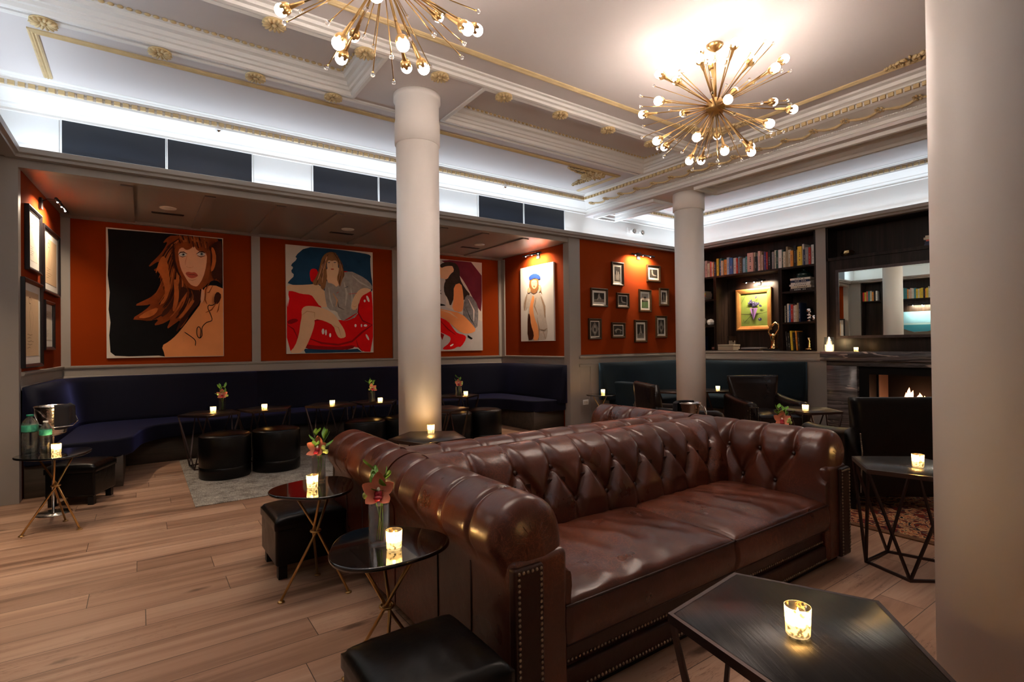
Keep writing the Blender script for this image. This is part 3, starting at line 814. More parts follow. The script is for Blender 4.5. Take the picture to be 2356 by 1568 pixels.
def make_sofa():
    t = thing('chesterfield_sofa', '', 'sofa', (2.235, 2.43, 0))
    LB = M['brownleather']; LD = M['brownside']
    # back: profile in (y, z) from seat up the face, over the roll and down behind
    bp = [(-.355, .30), (-.345, .42), (-.315, .54), (-.275, .635), (-.225, .705), (-.15, .745), (-.075, .742), (-.02, .70), (.0, .63), (-.03, .565), (-.04, .45), (-.04, .05)]
    ups = [-.92 + .23 * k for k in range(9)]; lows = [-.805 + .23 * k for k in range(8)]
    V, npf, nl, B = tufted(bp, (-1.125, 1.125), ups, lows, .375, .19, 0, .74, amp=.038, t_over=.72, nlen=260, nprof=100)
    mb = MB(); add_grid(mb, V, nl, npf, lambda s, a, z: (s, a, z), flip=True)
    for ie in (0, nl - 1):
        rg_ = [V[ie, j] for j in range(npf)]; mb.add(rg_ + [(rg_[0][0], -.13, .5)], [(npf, j, j + 1) for j in range(npf - 1)], 0, False)
    back = mb.build('backrest', LB, t)
    bm_ = MB().ball((0, 0, 0), .0125, 12, sc=(1, 1, .55)).build('button', LD)
    first = True
    def put_btn(par, loc, nrm):
        nonlocal first
        o = bm_ if first else bm_.copy()
        if not first: COL.objects.link(o)
        first = False; o.parent = par; o.location = loc
        o.rotation_euler = Vector((0, 0, 1)).rotation_difference(nrm).to_euler()
    for s, a, z, nn in B: put_btn(back, (s, a, z + .0), Vector((0, nn.x, nn.y)))
    # arms (left one built at x = -1.145, mirrored for the right)
    for sgn in (-1, 1):
        c = 1.135
        ap = [(-.145, .28), (-.14, .42), (-.13, .54), (-.125, .62), (-.095, .70), (-.03, .745), (.04, .74), (.10, .70), (.128, .62), (.105, .545), (.095, .45), (.095, .05)]
        ups = [-.78, -.565, -.35, -.15]; lows = [-.67, -.455, -.25]
        V, npf, nl, B = tufted(ap, (-.985, -.003), ups, lows, .34, .16, 0, .84, nlen=150, nprof=100, amp=.032, t_over=.82)
        # round the front end: shrink profile towards roll centre at the last 9 cm
        def end(s, a, z):
            d = (s + .985); e = 1.0
            if d < .075: e = max(0, 1 - ((.075 - d) / .075) ** 2.4) ** .5
            zc = .62
            if z > .54: aa = a * (.25 + .75 * e) ; zz = zc + (z - zc) * (.30 + .70 * e)
            else:
                k = max(0, min(1, (z - .48) / .06)); aa = a * (1 - k * .75 * (1 - e)) ; zz = z
            return (sgn * (c + aa), s, zz)
        mb = MB(); add_grid(mb, V, nl, npf, end, flip=(sgn < 0))
        # front closing face
        ring = [end(*V[0, j]) for j in range(npf)]
        k0 = len(ring); cc = (sgn * c, -.985, .40)
        fs = [((k0, j, j + 1) if sgn > 0 else (k0, j + 1, j)) for j in range(k0 - 1)] + [((k0, k0 - 1, 0) if sgn > 0 else (k0, 0, k0 - 1))]
        mb.add(ring + [cc], fs, 0, False)
        ring = [end(*V[nl - 1, j]) for j in range(npf)]; cc = (sgn * c, -.003, .40)
        mb.add(ring + [cc], [tuple(f[::-1]) for f in fs], 0, False)
        arm = mb.build('armrest', LB, t)
        for s, a, z, nn in B: put_btn(arm, (sgn * (c + a), s, z), Vector((sgn * nn.x, 0, nn.y)))
        # front post with rounded inner face and raised nail-headed panel
        q0, q1 = sorted((sgn * (c - .152), sgn * (c + .094)))
        MB().box((q0, -.992, .03), (q1, -.90, .575)).build('arm_post', LB, arm, bevel=.028, seg=5)
        px0 = c - .0; a0, a1 = sorted((sgn * (c - .028), sgn * (c + .096)))
        pn = MB().box((a0, -1.008, .035), (a1, -.965, .555)).build('arm_panel', LD, arm, bevel=.012, seg=3)
        mb = MB(); i_ = .016
        nails(mb, [(a0 + i_, -1.008, .05), (a0 + i_, -1.008, .54), (a1 - i_, -1.008, .54), (a1 - i_, -1.008, .05)])
        mb.build('nailhead_trim', M['nail'], arm)
        # gathered pleat creases on the scroll front
        mb = MB()
        for k in range(8):
            a = R(8 + 23.5 * k); q = []
            for u in range(9):
                f = .27 + .72 * u / 8; e = (f - .25) / .75; dd = .075 * (1 - max(0, 1 - e * e) ** (1 / 2.4))
                aa = .128 * math.cos(a) * f * (1.0 if math.sin(a) > .35 else .98); zz = .62 + .128 * math.sin(a) * (.3 + .7 * e)
                q.append((sgn * (c + aa), -.985 + dd + .0005, zz))
            mb.tube(q, [.001 + .0018 * math.sin(PI * (u + .5) / 9) for u in range(9)], 6)
        mb.build('pleat', LB, arm)
        # outer side panel seams
        mb = MB()
        for yy in (-.72, -.45): mb.tube([(sgn * (c + .0955), yy, .05), (sgn * (c + .0955), yy, .5)], .004, 5)
        mb.build('side_seam', LD, arm)
    # base
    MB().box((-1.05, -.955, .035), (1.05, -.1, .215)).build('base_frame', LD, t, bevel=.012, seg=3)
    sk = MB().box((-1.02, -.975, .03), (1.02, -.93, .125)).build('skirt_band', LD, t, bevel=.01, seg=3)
    for yy, zz in ((-.956, .142), (-.976, .048)):
        mb = MB(); nails(mb, [(-1.0, yy, zz), (1.0, yy, zz)]); mb.build('nailhead_trim', M['nail'], sk)
    MB().box((-1.18, -.95, 0), (1.18, -.03, .05)).build('plinth', M['iron'], t)
    MB().box((-1.2, -.3, .06), (1.2, -.045, .6)).build('back_frame', LD, t)
    for k, (a, b) in enumerate(((-.992, .058), (.066, .992))):
        mb, pp = cushion(a, b, -.985, -.33, .215, .395, puff=.022, front=.016, seed=k + 4, n=90, wrk=1.5)
        cu = mb.build('seat_cushion', LB, t, fix=True); pp.build('piping', LD, cu)
    return t
sofa = make_sofa(); sofa['label'] = 'large worn brown leather tufted sofa with two seat cushions in the foreground, facing the camera'
sofa['group'] = 'pair of tufted leather sofas back to back'
dup(sofa, 'matching brown tufted leather sofa behind the front one, turned towards the niche, seat hidden', (2.235, 2.44, 0), PI)

# ================================================================== TABLES
def make_hex_table():
    t = thing('geometric_side_table', '', 'table')
    Rt, Rb, h = .315, .235, .585
    top = [(Rt * math.cos(R(72 * k)), Rt * math.sin(R(72 * k))) for k in range(5)]
    bot = [(Rb * math.cos(R(72 * k + 36)), Rb * math.sin(R(72 * k + 36))) for k in range(5)]
    ins = [(x * .962, y * .962) for x, y in top]
    MB().prism(ins, h - .02, h).build('table_top', M['ashtop'], t, bevel=.002, seg=1)
    MB().sweep(top, [(0, h - .024), (.014, h - .024), (.014, h + .0), (0, h + .0)], closed=True, side=1).build('top_frame', M['bronze'], t)
    MB().sweep(bot, [(0, .0), (.014, .0), (.014, .014), (0, .014)], closed=True, side=1).build('base_frame', M['bronze'], t)
    for k in range(5):
        b = bot[k]
        for q in (top[k], top[(k + 1) % 5]):
            MB().tube([(b[0] * .965, b[1] * .965, .007), (q[0] * .972, q[1] * .972, h - .014)], .0088, 4, square=True).build('leg', M['bronze'], t)
    return t
H0 = make_hex_table()
g_n = 'pentagon metal tables by the navy banquette'; g_t = 'pentagon metal tables by the teal banquette'
hexes = [((1.35, .68), 60, 'large pentagonal black-topped table with bronze frame in the foreground, in front of the sofa seat', None),
         ((3.60, 1.16), 15, 'pentagonal black-topped metal table right of the sofa, partly behind the near column', None),
         ((1.86, 3.80), 21, 'pentagonal metal table standing right behind the sofas in front of the large column', None),
         ((2.78, 5.35), 45, 'pentagonal metal table with empty top just right of the large column, half hidden by it', None),
         ((.63, 6.68), 42, 'pentagonal metal table by the navy banquette, leftmost, with flowers and a candle', g_n),
         ((1.20, 6.72), 18, 'pentagonal metal table by the navy banquette, second from the left, with one candle', g_n),
         ((1.93, 6.64), 36, 'pentagonal metal table by the navy banquette, third from the left, with one candle', g_n),
         ((2.48, 6.62), 6, 'pentagonal metal table by the navy banquette, just left of the large column', g_n),
         ((3.70, 6.62), 51, 'pentagonal metal table by the navy banquette, right of the large column', g_n),
         ((5.68, 2.72), 66, 'pentagonal metal table with a candle in front of the fireplace armchair', None),
         ((6.55, 5.05), 20, 'pentagonal metal table by the teal banquette, left one, mostly behind the far column', g_t),
         ((7.08, 4.78), 55, 'pentagonal metal table by the teal banquette, right of the far column, with a candle', g_t)]
for i, ((x, y), a, lab, grp) in enumerate(hexes):
    if i == 0: o = H0; place(o, (x, y, 0), R(a)); o['label'] = lab
    else: o = dup(H0, lab, (x, y, .009 if 3 <= i <= 8 else .011 if i == 9 else 0), R(a))
    if grp: o['group'] = grp

def make_tripod():
    t = thing('tripod_side_table', '', 'table', group='brass tripod tables with glossy black tops')
    h = .55; pts = []
    for k in range(72):
        a = 2 * PI * k / 72; r = .213 + .017 * math.cos(3 * a); pts.append((r * math.cos(a) * 1.04, r * math.sin(a)))
    MB().prism(pts, h - .016, h).build('table_top', M['blackglass'], t, bevel=.006, seg=3)
    zc = .315
    for k in range(3):
        a = R(30 + 120 * k); ft = Vector((.19 * math.cos(a), .19 * math.sin(a), .008)); b = a + PI + R(14)
        tp = Vector((.125 * math.cos(b), .125 * math.sin(b), h - .016)); off = Vector((.012 * math.cos(a + PI / 2), .012 * math.sin(a + PI / 2), 0))
        mid = Vector((0, 0, zc)) + off
        lg = MB().tube([ft, mid, tp], .0068, 10).build('leg', M['brass'], t)
        MB().lathe([(.017, 0), (.017, .005), (.009, .009)], (ft.x, ft.y, 0), 16).build('foot', M['brass'], lg)
    mb = MB(); n = 20
    mb.tube([(.024 * math.cos(2 * PI * k / n), .024 * math.sin(2 * PI * k / n), zc) for k in range(n + 1)], .006, 8, caps=False)
    mb.build('ring_collar', M['brass'], t)
    return t
TP = make_tripod()
tp = [((-.51, 5.07), 49, 'brass tripod table with glossy black top at the far left holding the water bottles'),
      ((.765, 2.94), 43, 'brass tripod table with glossy black top beside the rear sofa arm and cube stool'),
      ((.76, 1.925), -25, 'brass tripod table with glossy black top nearest the camera, beside the front sofa arm'),
      ((5.62, 5.68), 40, 'small brass tripod table with round black top by the grey wall near the power outlet')]
for i, ((x, y), a, lab) in enumerate(tp):
    if i == 0: place(TP, (x, y, 0), R(a)); TP['label'] = lab
    else: dup(TP, lab, (x, y, 0), R(a))

# ================================================================== STOOLS
def make_cube_stool(name='cube_stool', s=.39, h=.355, legh=.075):
    t = thing(name, '', 'stool', group='square black leather cube stools')
    q = s / 2
    MB().box((-q, -q, legh), (q, q, h - .065)).build('body', M['blackleather'], t, bevel=.018, seg=4)
    mb, pp = cushion(-q - .004, q + .004, -q - .004, q + .004, h - .075, h, puff=.010, front=.004, r=.03, n=24, wrk=.3)
    mb.build('seat_pad', M['blackleather'], t, fix=True)
    for sx in (-1, 1):
        for sy in (-1, 1):
            x, y = sx * (q - .04), sy * (q - .04)
            MB().box((x - .024, y - .024, 0), (x + .024, y + .024, legh + .01)).build('leg', M['iron'], t, bevel=.003)
    return t
CS = make_cube_stool(); place(CS, (.715, 1.50, 0), R(0)); CS['label'] = 'black leather cube stool cut off by the bottom edge, nearest the camera'
dup(CS, 'black leather cube stool under the middle tripod table, left of the sofas', (.80, 3.36, 0), R(1))
o = dup(CS, 'black leather cube stool behind the far left tripod table', (-.42, 5.87, 0), R(68)); o.scale = (.92, .92, .98)
def make_pouf():
    t = thing('drum_pouf', '', 'pouf', group='round black leather drum poufs')
    r, h = .235, .435
    prof = [(r - .012, 0), (r, .012), (r + .002, .08), (r + .001, .112)]
    MB().lathe(prof + [(r - .003, .116)], n=48).build('base_band', M['blackleather'], t)
    MB().lathe([(r - .003, .114), (r + .001, .12), (r + .003, .25), (r, h - .035), (r - .012, h - .012), (r - .035, h - .002), (r - .12, h + .008), (1e-6, h + .012)], n=48).build('body', M['blackleather'], t)
    n = 40
    MB().tube([((r - .004) * math.cos(2 * PI * k / n), (r - .004) * math.sin(2 * PI * k / n), h - .022) for k in range(n + 1)], .005, 6, caps=False).build('piping', M['espresso'], t)
    return t
PF = make_pouf()
for i, (x, y, lab) in enumerate(((.70, 6.08, 'round black leather pouf on the rug, the leftmost one'), (1.19, 6.10, 'round black leather pouf on the rug, second from the left, touching the leftmost one'),
                                 (2.16, 6.10, 'round black leather pouf left of the large column, third from the left'), (2.66, 6.12, 'round black leather pouf partly hidden behind the left edge of the large column'),
                                 (3.31, 6.02, 'round black leather pouf just right of the large column, partly behind the empty metal table'), (3.80, 6.07, 'round black leather pouf farthest right, alone on the rug edge before the banquette end'))):
    if i == 0: place(PF, (x, y, .009)); PF['label'] = lab
    else: dup(PF, lab, (x, y, .009), i * 1.1)
tag(MB().box((.36, 5.04, 0), (3.97, 7.26, .008)).build('area_rug', M['rug'], bevel=.003, seg=1), 'greige distressed rug under the poufs in front of the navy banquette', 'rug')
t = thing('persian_rug', 'red and blue patterned persian rug on the right under the armchairs', 'rug', (0, 0, 0))
MB().box((4.16, .3, 0), (6.9, 2.9, .010)).build('field', M['persian'], t)
mb = MB()
for a, b in (((4.10, .24), (4.16, 2.96)), ((6.9, .24), (6.96, 2.96)), ((4.16, .24), (6.9, .3)), ((4.16, 2.9), (6.9, 2.96))): mb.box((*a, 0), (*b, .009))
mb.build('border', mat('rug_border_wool', (.16, .07, .03), .95, var=.7, vscale=40), t)

# ================================================================== BANQUETTES
def rpath(pts, rad, n=8):
    out = [Vector(pts[0])]
    for i in range(1, len(pts) - 1):
        p = Vector(pts[i]); a = (Vector(pts[i - 1]) - p).normalized(); b = (Vector(pts[i + 1]) - p).normalized()
        s = p + a * rad; e = p + b * rad
        for k in range(n + 1):
            u = k / n; out.append((1 - u) ** 2 * s + 2 * u * (1 - u) * p + u * u * e)
    out.append(Vector(pts[-1])); return [(v.x, v.y) for v in out]
bprof = [(0, .40), (.20, .40), (.195, .5), (.17, .66), (.14, .82), (.125, .92), (.11, .955), (.085, .975), (.05, .98), (0, .98)]
t = thing('navy_banquette', 'long navy velvet banquette lining the niche with oak plinth', 'banquette', (0, 0, 0))
full = rpath([(-.838, 6.16), (-.74, 8.02), (5.40, 8.02), (5.40, 6.16)], .55, 10)
def split(path, x0, x1):
    out = []
    for p, q in zip(path[:-1], path[1:]):
        for xx in (x0, x1):
            pass
    mids = [p for p in path if x0 < p[0] < x1]
    return mids
A = [p for p in full if p[0] < 1.3]; Bq = [p for p in full if p[0] > 3.4]
MB().sweep(A + [(1.298, 8.02)], bprof, side=-1, smooth=True).build('back_cushion', M['navy'], t, fix=True)
MB().sweep([(1.304, 8.02), (2.3, 8.02), (3.396, 8.02)], bprof, side=-1, smooth=True).build('back_cushion', M['navy'], t, fix=True)
MB().sweep([(3.404, 8.02)] + Bq, bprof, side=-1, smooth=True).build('back_cushion', M['navy'], t, fix=True)
def smoothpoly(pts, k=2):
    for _ in range(k):
        out = []
        for a, b in zip(pts, pts[1:] + pts[:1]):
            out += [(a[0] * .75 + b[0] * .25, a[1] * .75 + b[1] * .25), (a[0] * .25 + b[0] * .75, a[1] * .25 + b[1] * .75)]
        pts = out
    return pts
inner = [(-.84, 6.20), (-.35, 6.19), (-.08, 6.26), (-.03, 6.6), (.02, 6.95), (.2, 7.2), (.6, 7.24)]
inner += [(2.3, 7.24), (4.1, 7.24), (4.5, 7.15), (4.72, 6.9), (4.76, 6.55), (4.80, 6.28), (5.05, 6.20), (5.40, 6.20)]
def chaikin_open(p, k=2):
    for _ in range(k):
        o = [p[0]]
        for a, b in zip(p[:-1], p[1:]): o += [(a[0] * .75 + b[0] * .25, a[1] * .75 + b[1] * .25), (a[0] * .25 + b[0] * .75, a[1] * .25 + b[1] * .75)]
        p = o + [p[-1]]
    return p
ci = chaikin_open(inner)
MB().prism(ci + [(5.42, 8.0), (-.76, 8.0)], .285, .455).build('seat', M['navy'], t, bevel=.045, seg=5)
MB().prism([(-.84, 6.24), (-.14, 6.26), (-.14, 7.3), (4.83, 7.3), (4.83, 6.30), (5.42, 6.30), (5.42, 8.0), (-.76, 8.0)], 0, .30).build('plinth', M['plinth'], t, bevel=.004, seg=1)

t = thing('teal_banquette', 'dark teal corduroy banquette under the bookcase in the far corner', 'banquette', (0, 0, 0))
tb = rpath([(5.95, 6.06), (8.05, 6.06), (8.05, 3.86)], .35, 8)
MB().sweep(tb, [(d, z + .02) for d, z in bprof], side=-1, smooth=True).build('backrest', M['teal'], t, fix=True)
MB().prism([(6.2, 6.0), (6.2, 5.36), (7.2, 5.36), (7.36, 5.2), (7.4, 5.0), (7.4, 3.9), (8.0, 3.9), (8.0, 6.0)], .26, .46).build('seat', M['teal'], t, bevel=.04, seg=4)
MB().prism([(6.25, 6.0), (6.25, 5.42), (7.45, 5.42), (7.45, 3.95), (8.0, 3.95), (8.0, 6.0)], 0, .28).build('plinth', M['plinth'], t)
MB().box((6.12, 5.32, .0), (6.32, 6.02, .70)).build('armrest', M['teal'], t, bevel=.03, seg=5)

# ================================================================== ARMCHAIRS
def make_armchair(leatherm, name='leather_armchair', w=.76, d=.80, topz=.86, armz=.575):
    """local +y faces forward; origin at floor centre"""
    t = thing(name, '', 'armchair')
    hw = w / 2
    # backrest: slab with raked back
    bk = MB()
    def backf(u, v):
        # closed section front->top->rear, u across
        x = (u - .5) * 2; hx = (hw - .09) * (.93 + .10 * v)
        return x, hx
    sec = [(-.20, .36), (-.26, .60), (-.315, topz - .04), (-.325, topz - .012), (-.345, topz), (-.375, topz - .005), (-.395, topz - .03), (-.385, .60), (-.36, .36), (-.35, .12), (-.26, .12)]
    n = 18; P_, _ = resample([(a, b, 0) for a, b in sec] + [(sec[0][0], sec[0][1], 0)], 60)
    vs = []; fs = []
    for i in range(n + 1):
        x = -1 + 2 * i / n
        for p in P_[:-1]:
            zt = p.y; wd = (hw - .10) + .055 * max(0, (zt - .45)) / .4
            bul = .025 * (1 - x * x) if p.x > -.31 and zt > .4 and zt < topz - .03 else 0
            e = 1 - .35 * max(0, abs(x) - .9) / .1
            cxm = -.31
            vs.append((x * wd, cxm + (p.x - cxm) * e + bul, zt))
    m = len(P_) - 1
    for i in range(n):
        for j in range(m): fs.append((i * m + j, i * m + (j + 1) % m, (i + 1) * m + (j + 1) % m, (i + 1) * m + j))
    fs += [tuple(range(m)), tuple(range(n * m + m - 1, n * m - 1, -1))]
    bk.add(vs, fs, 0, True)
    b_ = bk.build('backrest', leatherm, t, fix=True)
    for sg in (-1, 1):
        mb = MB(); pts = []
        for z in [.14 + k * .46 / 40 for k in range(41)]:
            wd = (hw - .10) + .055 * max(0, (z - .45)) / .4
            pts.append((sg * (wd - .008), -.372 - .045 * (z - .3) / .5, z))
        nails(mb, pts, step=.021, r=.0055, nrm=(sg * .6, -.8, 0))
        mb.build('nailhead_trim', M['nail'], b_)
    for sg in (-1, 1):
        am = MB()
        def sec_arm(s):   # s: 0 back .. 1 front ; returns centre x, top z, half width
            return (hw - .065, armz + .055 * (1 - s) ** 2.2, .062)
        vs = []; fs = []; K = 20; nn = 26
        for i in range(nn):
            s = i / (nn - 1); y = -.36 + s * (.36 + d / 2 - .02); cx, tz, hwid = sec_arm(s)
            en = 1 - .5 * max(0, s - .93) / .07
            ring = []
            for k in range(K):
                a = 2 * PI * k / K
                ring.append((cx + hwid * en * math.cos(a) * (1.12 if math.sin(a) > 0 else 1), y, tz - .06 + .06 * math.sin(a) * en if math.sin(a) > 0 else tz - .06))
            # lower: drop sides to the base
            top = [r_ for r_ in ring[:K // 2 + 1]]
            sect = top + [(cx - hwid, y, .30), (cx - hwid * .95, y, .12), (cx + hwid * .95, y, .12), (cx + hwid, y, .30)]
            for q in sect: vs.append((sg * q[0], q[1], q[2]))
            kk = len(sect)
        for i in range(nn - 1):
            for k in range(kk):
                q = (i * kk + k, i * kk + (k + 1) % kk, (i + 1) * kk + (k + 1) % kk, (i + 1) * kk + k); fs.append(q)
        fs += [tuple(range(kk)), tuple(range((nn - 1) * kk + kk - 1, (nn - 1) * kk - 1, -1))]
        am.add(vs, fs, 0, True)
        a_ = am.build('armrest', leatherm, t, fix=True)
        mb = MB(); yf = d / 2 - .018
        x0, x1 = sg * (hw - .115), sg * (hw - .018)
        nails(mb, [(x0, yf, .14), (x0, yf, armz - .06), (x1, yf, armz - .06), (x1, yf, .14)], step=.02, r=.0055, nrm=(0, 1, 0))
        mb.build('nailhead_trim', M['nail'], a_)
        for y in (-.30, d / 2 - .06):
            MB().tube([(sg * (hw - .09), y, .13), (sg * (hw - .075), y + (-.02 if y < 0 else 0), 0)], [.030, .02], 4, square=True).build('leg', M['iron'], t)
    MB().box((-hw + .12, -.30, .12), (hw - .12, d / 2 - .04, .27)).build('seat_rail', leatherm, t, bevel=.015, seg=3)
    mb, pp = cushion(-hw + .125, hw - .125, -.24, d / 2 + .0, .27, .43, puff=.03, front=.012, seed=9, n=28)
    # the cushion front is at +y for this chair
    c_ = mb.build('seat_cushion', leatherm, t, fix=True); pp.build('piping', leatherm, c_)
    return t
ac = make_armchair(M['espresso']); place(ac, (4.93, 3.80, 0), R(-30 - 90)); ac['label'] = 'dark brown leather armchair seen from the side, left of the far column'
ac['group'] = 'studded leather armchairs'
dup(ac, 'dark leather armchair facing the camera in front of the bookcase, right of the far column', (6.49, 3.64, 0), R(-125 - 90))
ac3 = make_armchair(M['blackleather'], w=.80); place(ac3, (4.93, 1.87, .011), R(52 - 90)); ac3['label'] = 'black leather armchair seen from behind facing the fireplace, beside the near column'
ac3['group'] = 'studded leather armchairs'
# ================================================================== BOOKCASE, FIREPLACE
D = M['darkwood']
def shelves(x, sgn, y0, y1, lab, bays):
    """built-in case whose open front is at x; sgn=+1: recess goes to +x"""
    t = thing('bookcase', lab, 'bookcase', (x, 0, 0))
    dp = .33 * sgn; X = lambda a: a * sgn
    def bx(ax, ay, az, bx_, by, bz): return ((min(X(ax), X(bx_)), ay, az), (max(X(ax), X(bx_)), by, bz))
    MB().box(*bx(.335, y0, 1.15, .36, y1, 2.95)).build('back_panel', D, t)
    mb = MB().box(*bx(.0, y0, 1.15, .335, y0 + .02, 2.95)).box(*bx(.0, y1 - .02, 1.15, .335, y1, 2.95)); mb.build('side_panel', D, t)
    MB().box(*bx(-.01, y0, 1.15, .335, y1, 1.168)).build('bottom_board', D, t)
    MB().box(*bx(.0, y0, 2.925, .335, y1, 2.95)).build('top_board', D, t)
    MB().box(*bx(.0, y0 + .02, 2.415, .335, y1 - .02, 2.445)).build('shelf', D, t)
    for ya, yb, zs_ in bays:
        for z in zs_: MB().box(*bx(.005, ya, z - .028, .335, yb, z)).build('shelf', D, t)
    for (_, yb, _2), (ya, _3, _4) in zip(bays[:-1], bays[1:]):
        MB().box(*bx(.0, yb, 1.168, .335, yb + .03, 2.415)).build('divider', D, t); MB().box(*bx(.0, ya - .03, 1.168, .335, ya, 2.415)).build('divider', D, t)
    return t
shelves(8.1, 1, 3.745, 5.995, 'built-in dark walnut bookcase with books above the teal banquette', [(3.765, 4.245, (2.07, 1.60)), (4.30, 5.38, ()), (5.43, 5.975, (2.055, 1.60))])
# left-wall bookcase (seen in the mirror)
t = thing('bookcase', 'dark walnut bookcase on the opposite wall, seen only in the mirror', 'bookcase', (-1.285, 0, 0))
MB().box((0, 3.205, .0), (.02, 5.815, 2.94)).build('back_panel', D, t)
for z in (2.42, 1.15): MB().box((.02, 3.21, z - .03), (.31, 5.81, z)).build('shelf', D, t)
for y in (3.21, 5.30, 5.785): MB().box((.02, y, .0), (.31, y + .025, 2.94)).build('divider', D, t)
MB().box((.02, 3.235, 1.2), (.24, 5.29, 2.385)).build('centre_panel', D, t)
t = thing('seascape_painting', 'blue seascape painting with picture light, seen only in the mirror', 'painting', (-1.04, 4.4, 1.72))
mb = MB().box((0, -.7, -.35), (.03, .7, .35), 0)
def sea(poly, mi, d=.031): mb.add([(d, y, z) for y, z in poly], [tuple(range(len(poly)))], mi)
sea([(-.7, .05), (.7, .05), (.7, .35), (-.7, .35)], 1); sea([(-.7, -.18), (.7, -.18), (.7, .0), (-.7, .0)], 2, .032)
sea([(-.7, -.35), (.7, -.35), (.7, -.16), (.45, -.1), (.2, -.2), (-.1, -.18), (-.4, -.05), (-.7, -.12)], 3, .033)
mb.build('canvas', [mat('sea_haze_paint', (.22, .36, .42), .7), mat('sky_paint', (.16, .34, .48), .7, var=.3, vscale=3), mat('sea_paint', (.01, .13, .20), .6), mat('rock_paint', (.05, .04, .035), .8)], t)
def bk_light(name, lab, loc, rot, ln, power, drop=.02, out=.14, spot_rot=None, grp='picture lights'):
    """picture light: local +y is out from the wall, x along"""
    t = thing(name, lab, 'picture light', loc, rot, grp)
    h = ln / 2
    MB().lathe([(.035, 0), (.035, .01), (.012, .022)], n=16, X=Matrix.Rotation(R(-90), 4, 'X')).box((-.035, 0, -.06), (.035, .02, .05)).build('wall_mount', M['iron'], t)
    MB().tube([(0, .015, .02), (.01, .06, .045), (.04, out - .02, .04), (.06, out, .02), (.06, out, 0)], .0045, 8).build('bracket', M['iron'], t)
    MB().tube([(-h, out, -.005), (h, out, -.005)], .013, 12).build('lamp_tube', M['iron'], t)
    mb = MB()
    for k in range(3): mb.ball((-h + ln * (k + .5) / 3, out - .004, -.017), .007, 8)
    mb.build('led_lens', M['lens'], t)
    l = light('picture_lamp', 'AREA', (0, out - .012, -.022), power, (1, .78, .55), .02, (R(-28), 0, 0), t, size_y=None)
    l.data.shape = 'RECTANGLE'; l.data.size = ln * .9; l.data.size_y = .015; l.data.spread = R(150)
    return t
bk_light('picture_light', 'black picture light above the seascape, seen only in the mirror', (-1.043, 4.4, 2.25), R(-90), .6, 2.5)

BC = [('navy', (.012, .022, .07)), ('white', (.72, .69, .64)), ('cream', (.62, .54, .40)), ('orange', (.75, .28, .04)), ('red', (.50, .03, .02)), ('blue', (.02, .12, .38)), ('teal', (.06, .26, .28)),
      ('yellow', (.78, .55, .05)), ('black', (.012, .012, .014)), ('grey', (.25, .24, .25)), ('pale pink', (.70, .42, .36)), ('tan', (.42, .30, .17)), ('dark green', (.015, .07, .05)), ('light blue', (.32, .48, .62)), ('brown', (.12, .055, .025)), ('coral', (.72, .14, .10)), ('purple', (.07, .04, .18))]
BCD = dict(BC); BM = {}
def bmat(n):
    if n not in BM: BM[n] = mat('book_cover_' + n.replace(' ', '_'), BCD[n], .38, var=.12, vscale=30)
    return BM[n]
txt = {k: mat('book_lettering_' + k, c, .5) for k, c in (('dark', (.12, .10, .09)), ('light', (.45, .42, .38)))}
bi = 0; rb = random.Random(11)
def book_mesh(th, h, d, col, lettering=True):
    mb = MB()
    e = .003
    mb.box((0, 0, 0), (.0, 0, 0)) if False else None
    mb.box((0, 0, 0), (e, th, h), 0).box((e, 0, 0), (d, .002, h), 0).box((e, th - .002, 0), (d, th, h), 0)   # spine and boards
    mb.box((e, .002, .004), (d - .004, th - .002, h - .004), 1)                                                # page block
    if lettering and th > .014:
        n = rb.randint(5, 9); z0 = h * rb.uniform(.15, .3); z1 = h * rb.uniform(.65, .85)
        for k in range(n):
            if rb.random() < .35: continue
            a = z0 + (z1 - z0) * k / n; w_ = th * .24
            mb.box((-.0006, th / 2 - w_ / 2, a), (0, th / 2 + w_ / 2 * rb.uniform(.3, 1), a + (z1 - z0) / n * .7), 2)
    return mb
def put_book(x, y, z, th, h, d, col, label, group, lean=0, sgn=1):
    lt = 'dark' if sum(BCD[col]) > .9 else 'light'
    o = book_mesh(th, h, d, col).build('book', [bmat(col), M['page'], txt[lt]])
    o.location = (x, y, z); o.rotation_euler = (lean, 0, 0 if sgn > 0 else PI)
    return tag(o, label, 'book', group)
def ordn(i):
    o = {1: 'first', 2: 'second', 3: 'third'}
    return o.get(i, '%dth' % i if i % 10 not in (1, 2, 3) or 10 < i < 20 else '%d%s' % (i, {1: 'st', 2: 'nd', 3: 'rd'}[i % 10]))
# top shelf: right to left in y (left in the photo is larger y)
seq = ['brown', 'brown', 'orange', 'brown', 'brown', 'grey', 'cream', 'navy', 'grey', 'pale pink', 'cream', 'coral', 'white', 'orange', 'navy', 'yellow', 'blue', 'teal', 'cream', 'orange', 'light blue', 'blue', 'white', 'red', 'light blue', 'brown',
       'light blue', 'teal', 'pale pink', 'cream', 'black', 'light blue', 'pale pink', 'tan', 'pale pink', 'navy', 'purple', 'red', 'black', 'black', 'grey', 'cream', 'dark green', 'white', 'dark green', 'cream', 'tan', 'cream', 'orange', 'black', 'tan', 'yellow', 'white', 'navy', 'grey', 'red', 'white']
thk = []
for c in seq: thk.append(rb.choice([.018, .022, .026, .03, .034, .04]) * (1.35 if c in ('orange', 'white', 'blue', 'yellow') else 1))
big = {28: .085, 21: .055}
for k, v in big.items(): thk[k] = v
tot = sum(thk); sc = 1.72 / tot; y = 5.90; idx = 0
y = 5.95
sc = (5.95 - 3.775) / tot
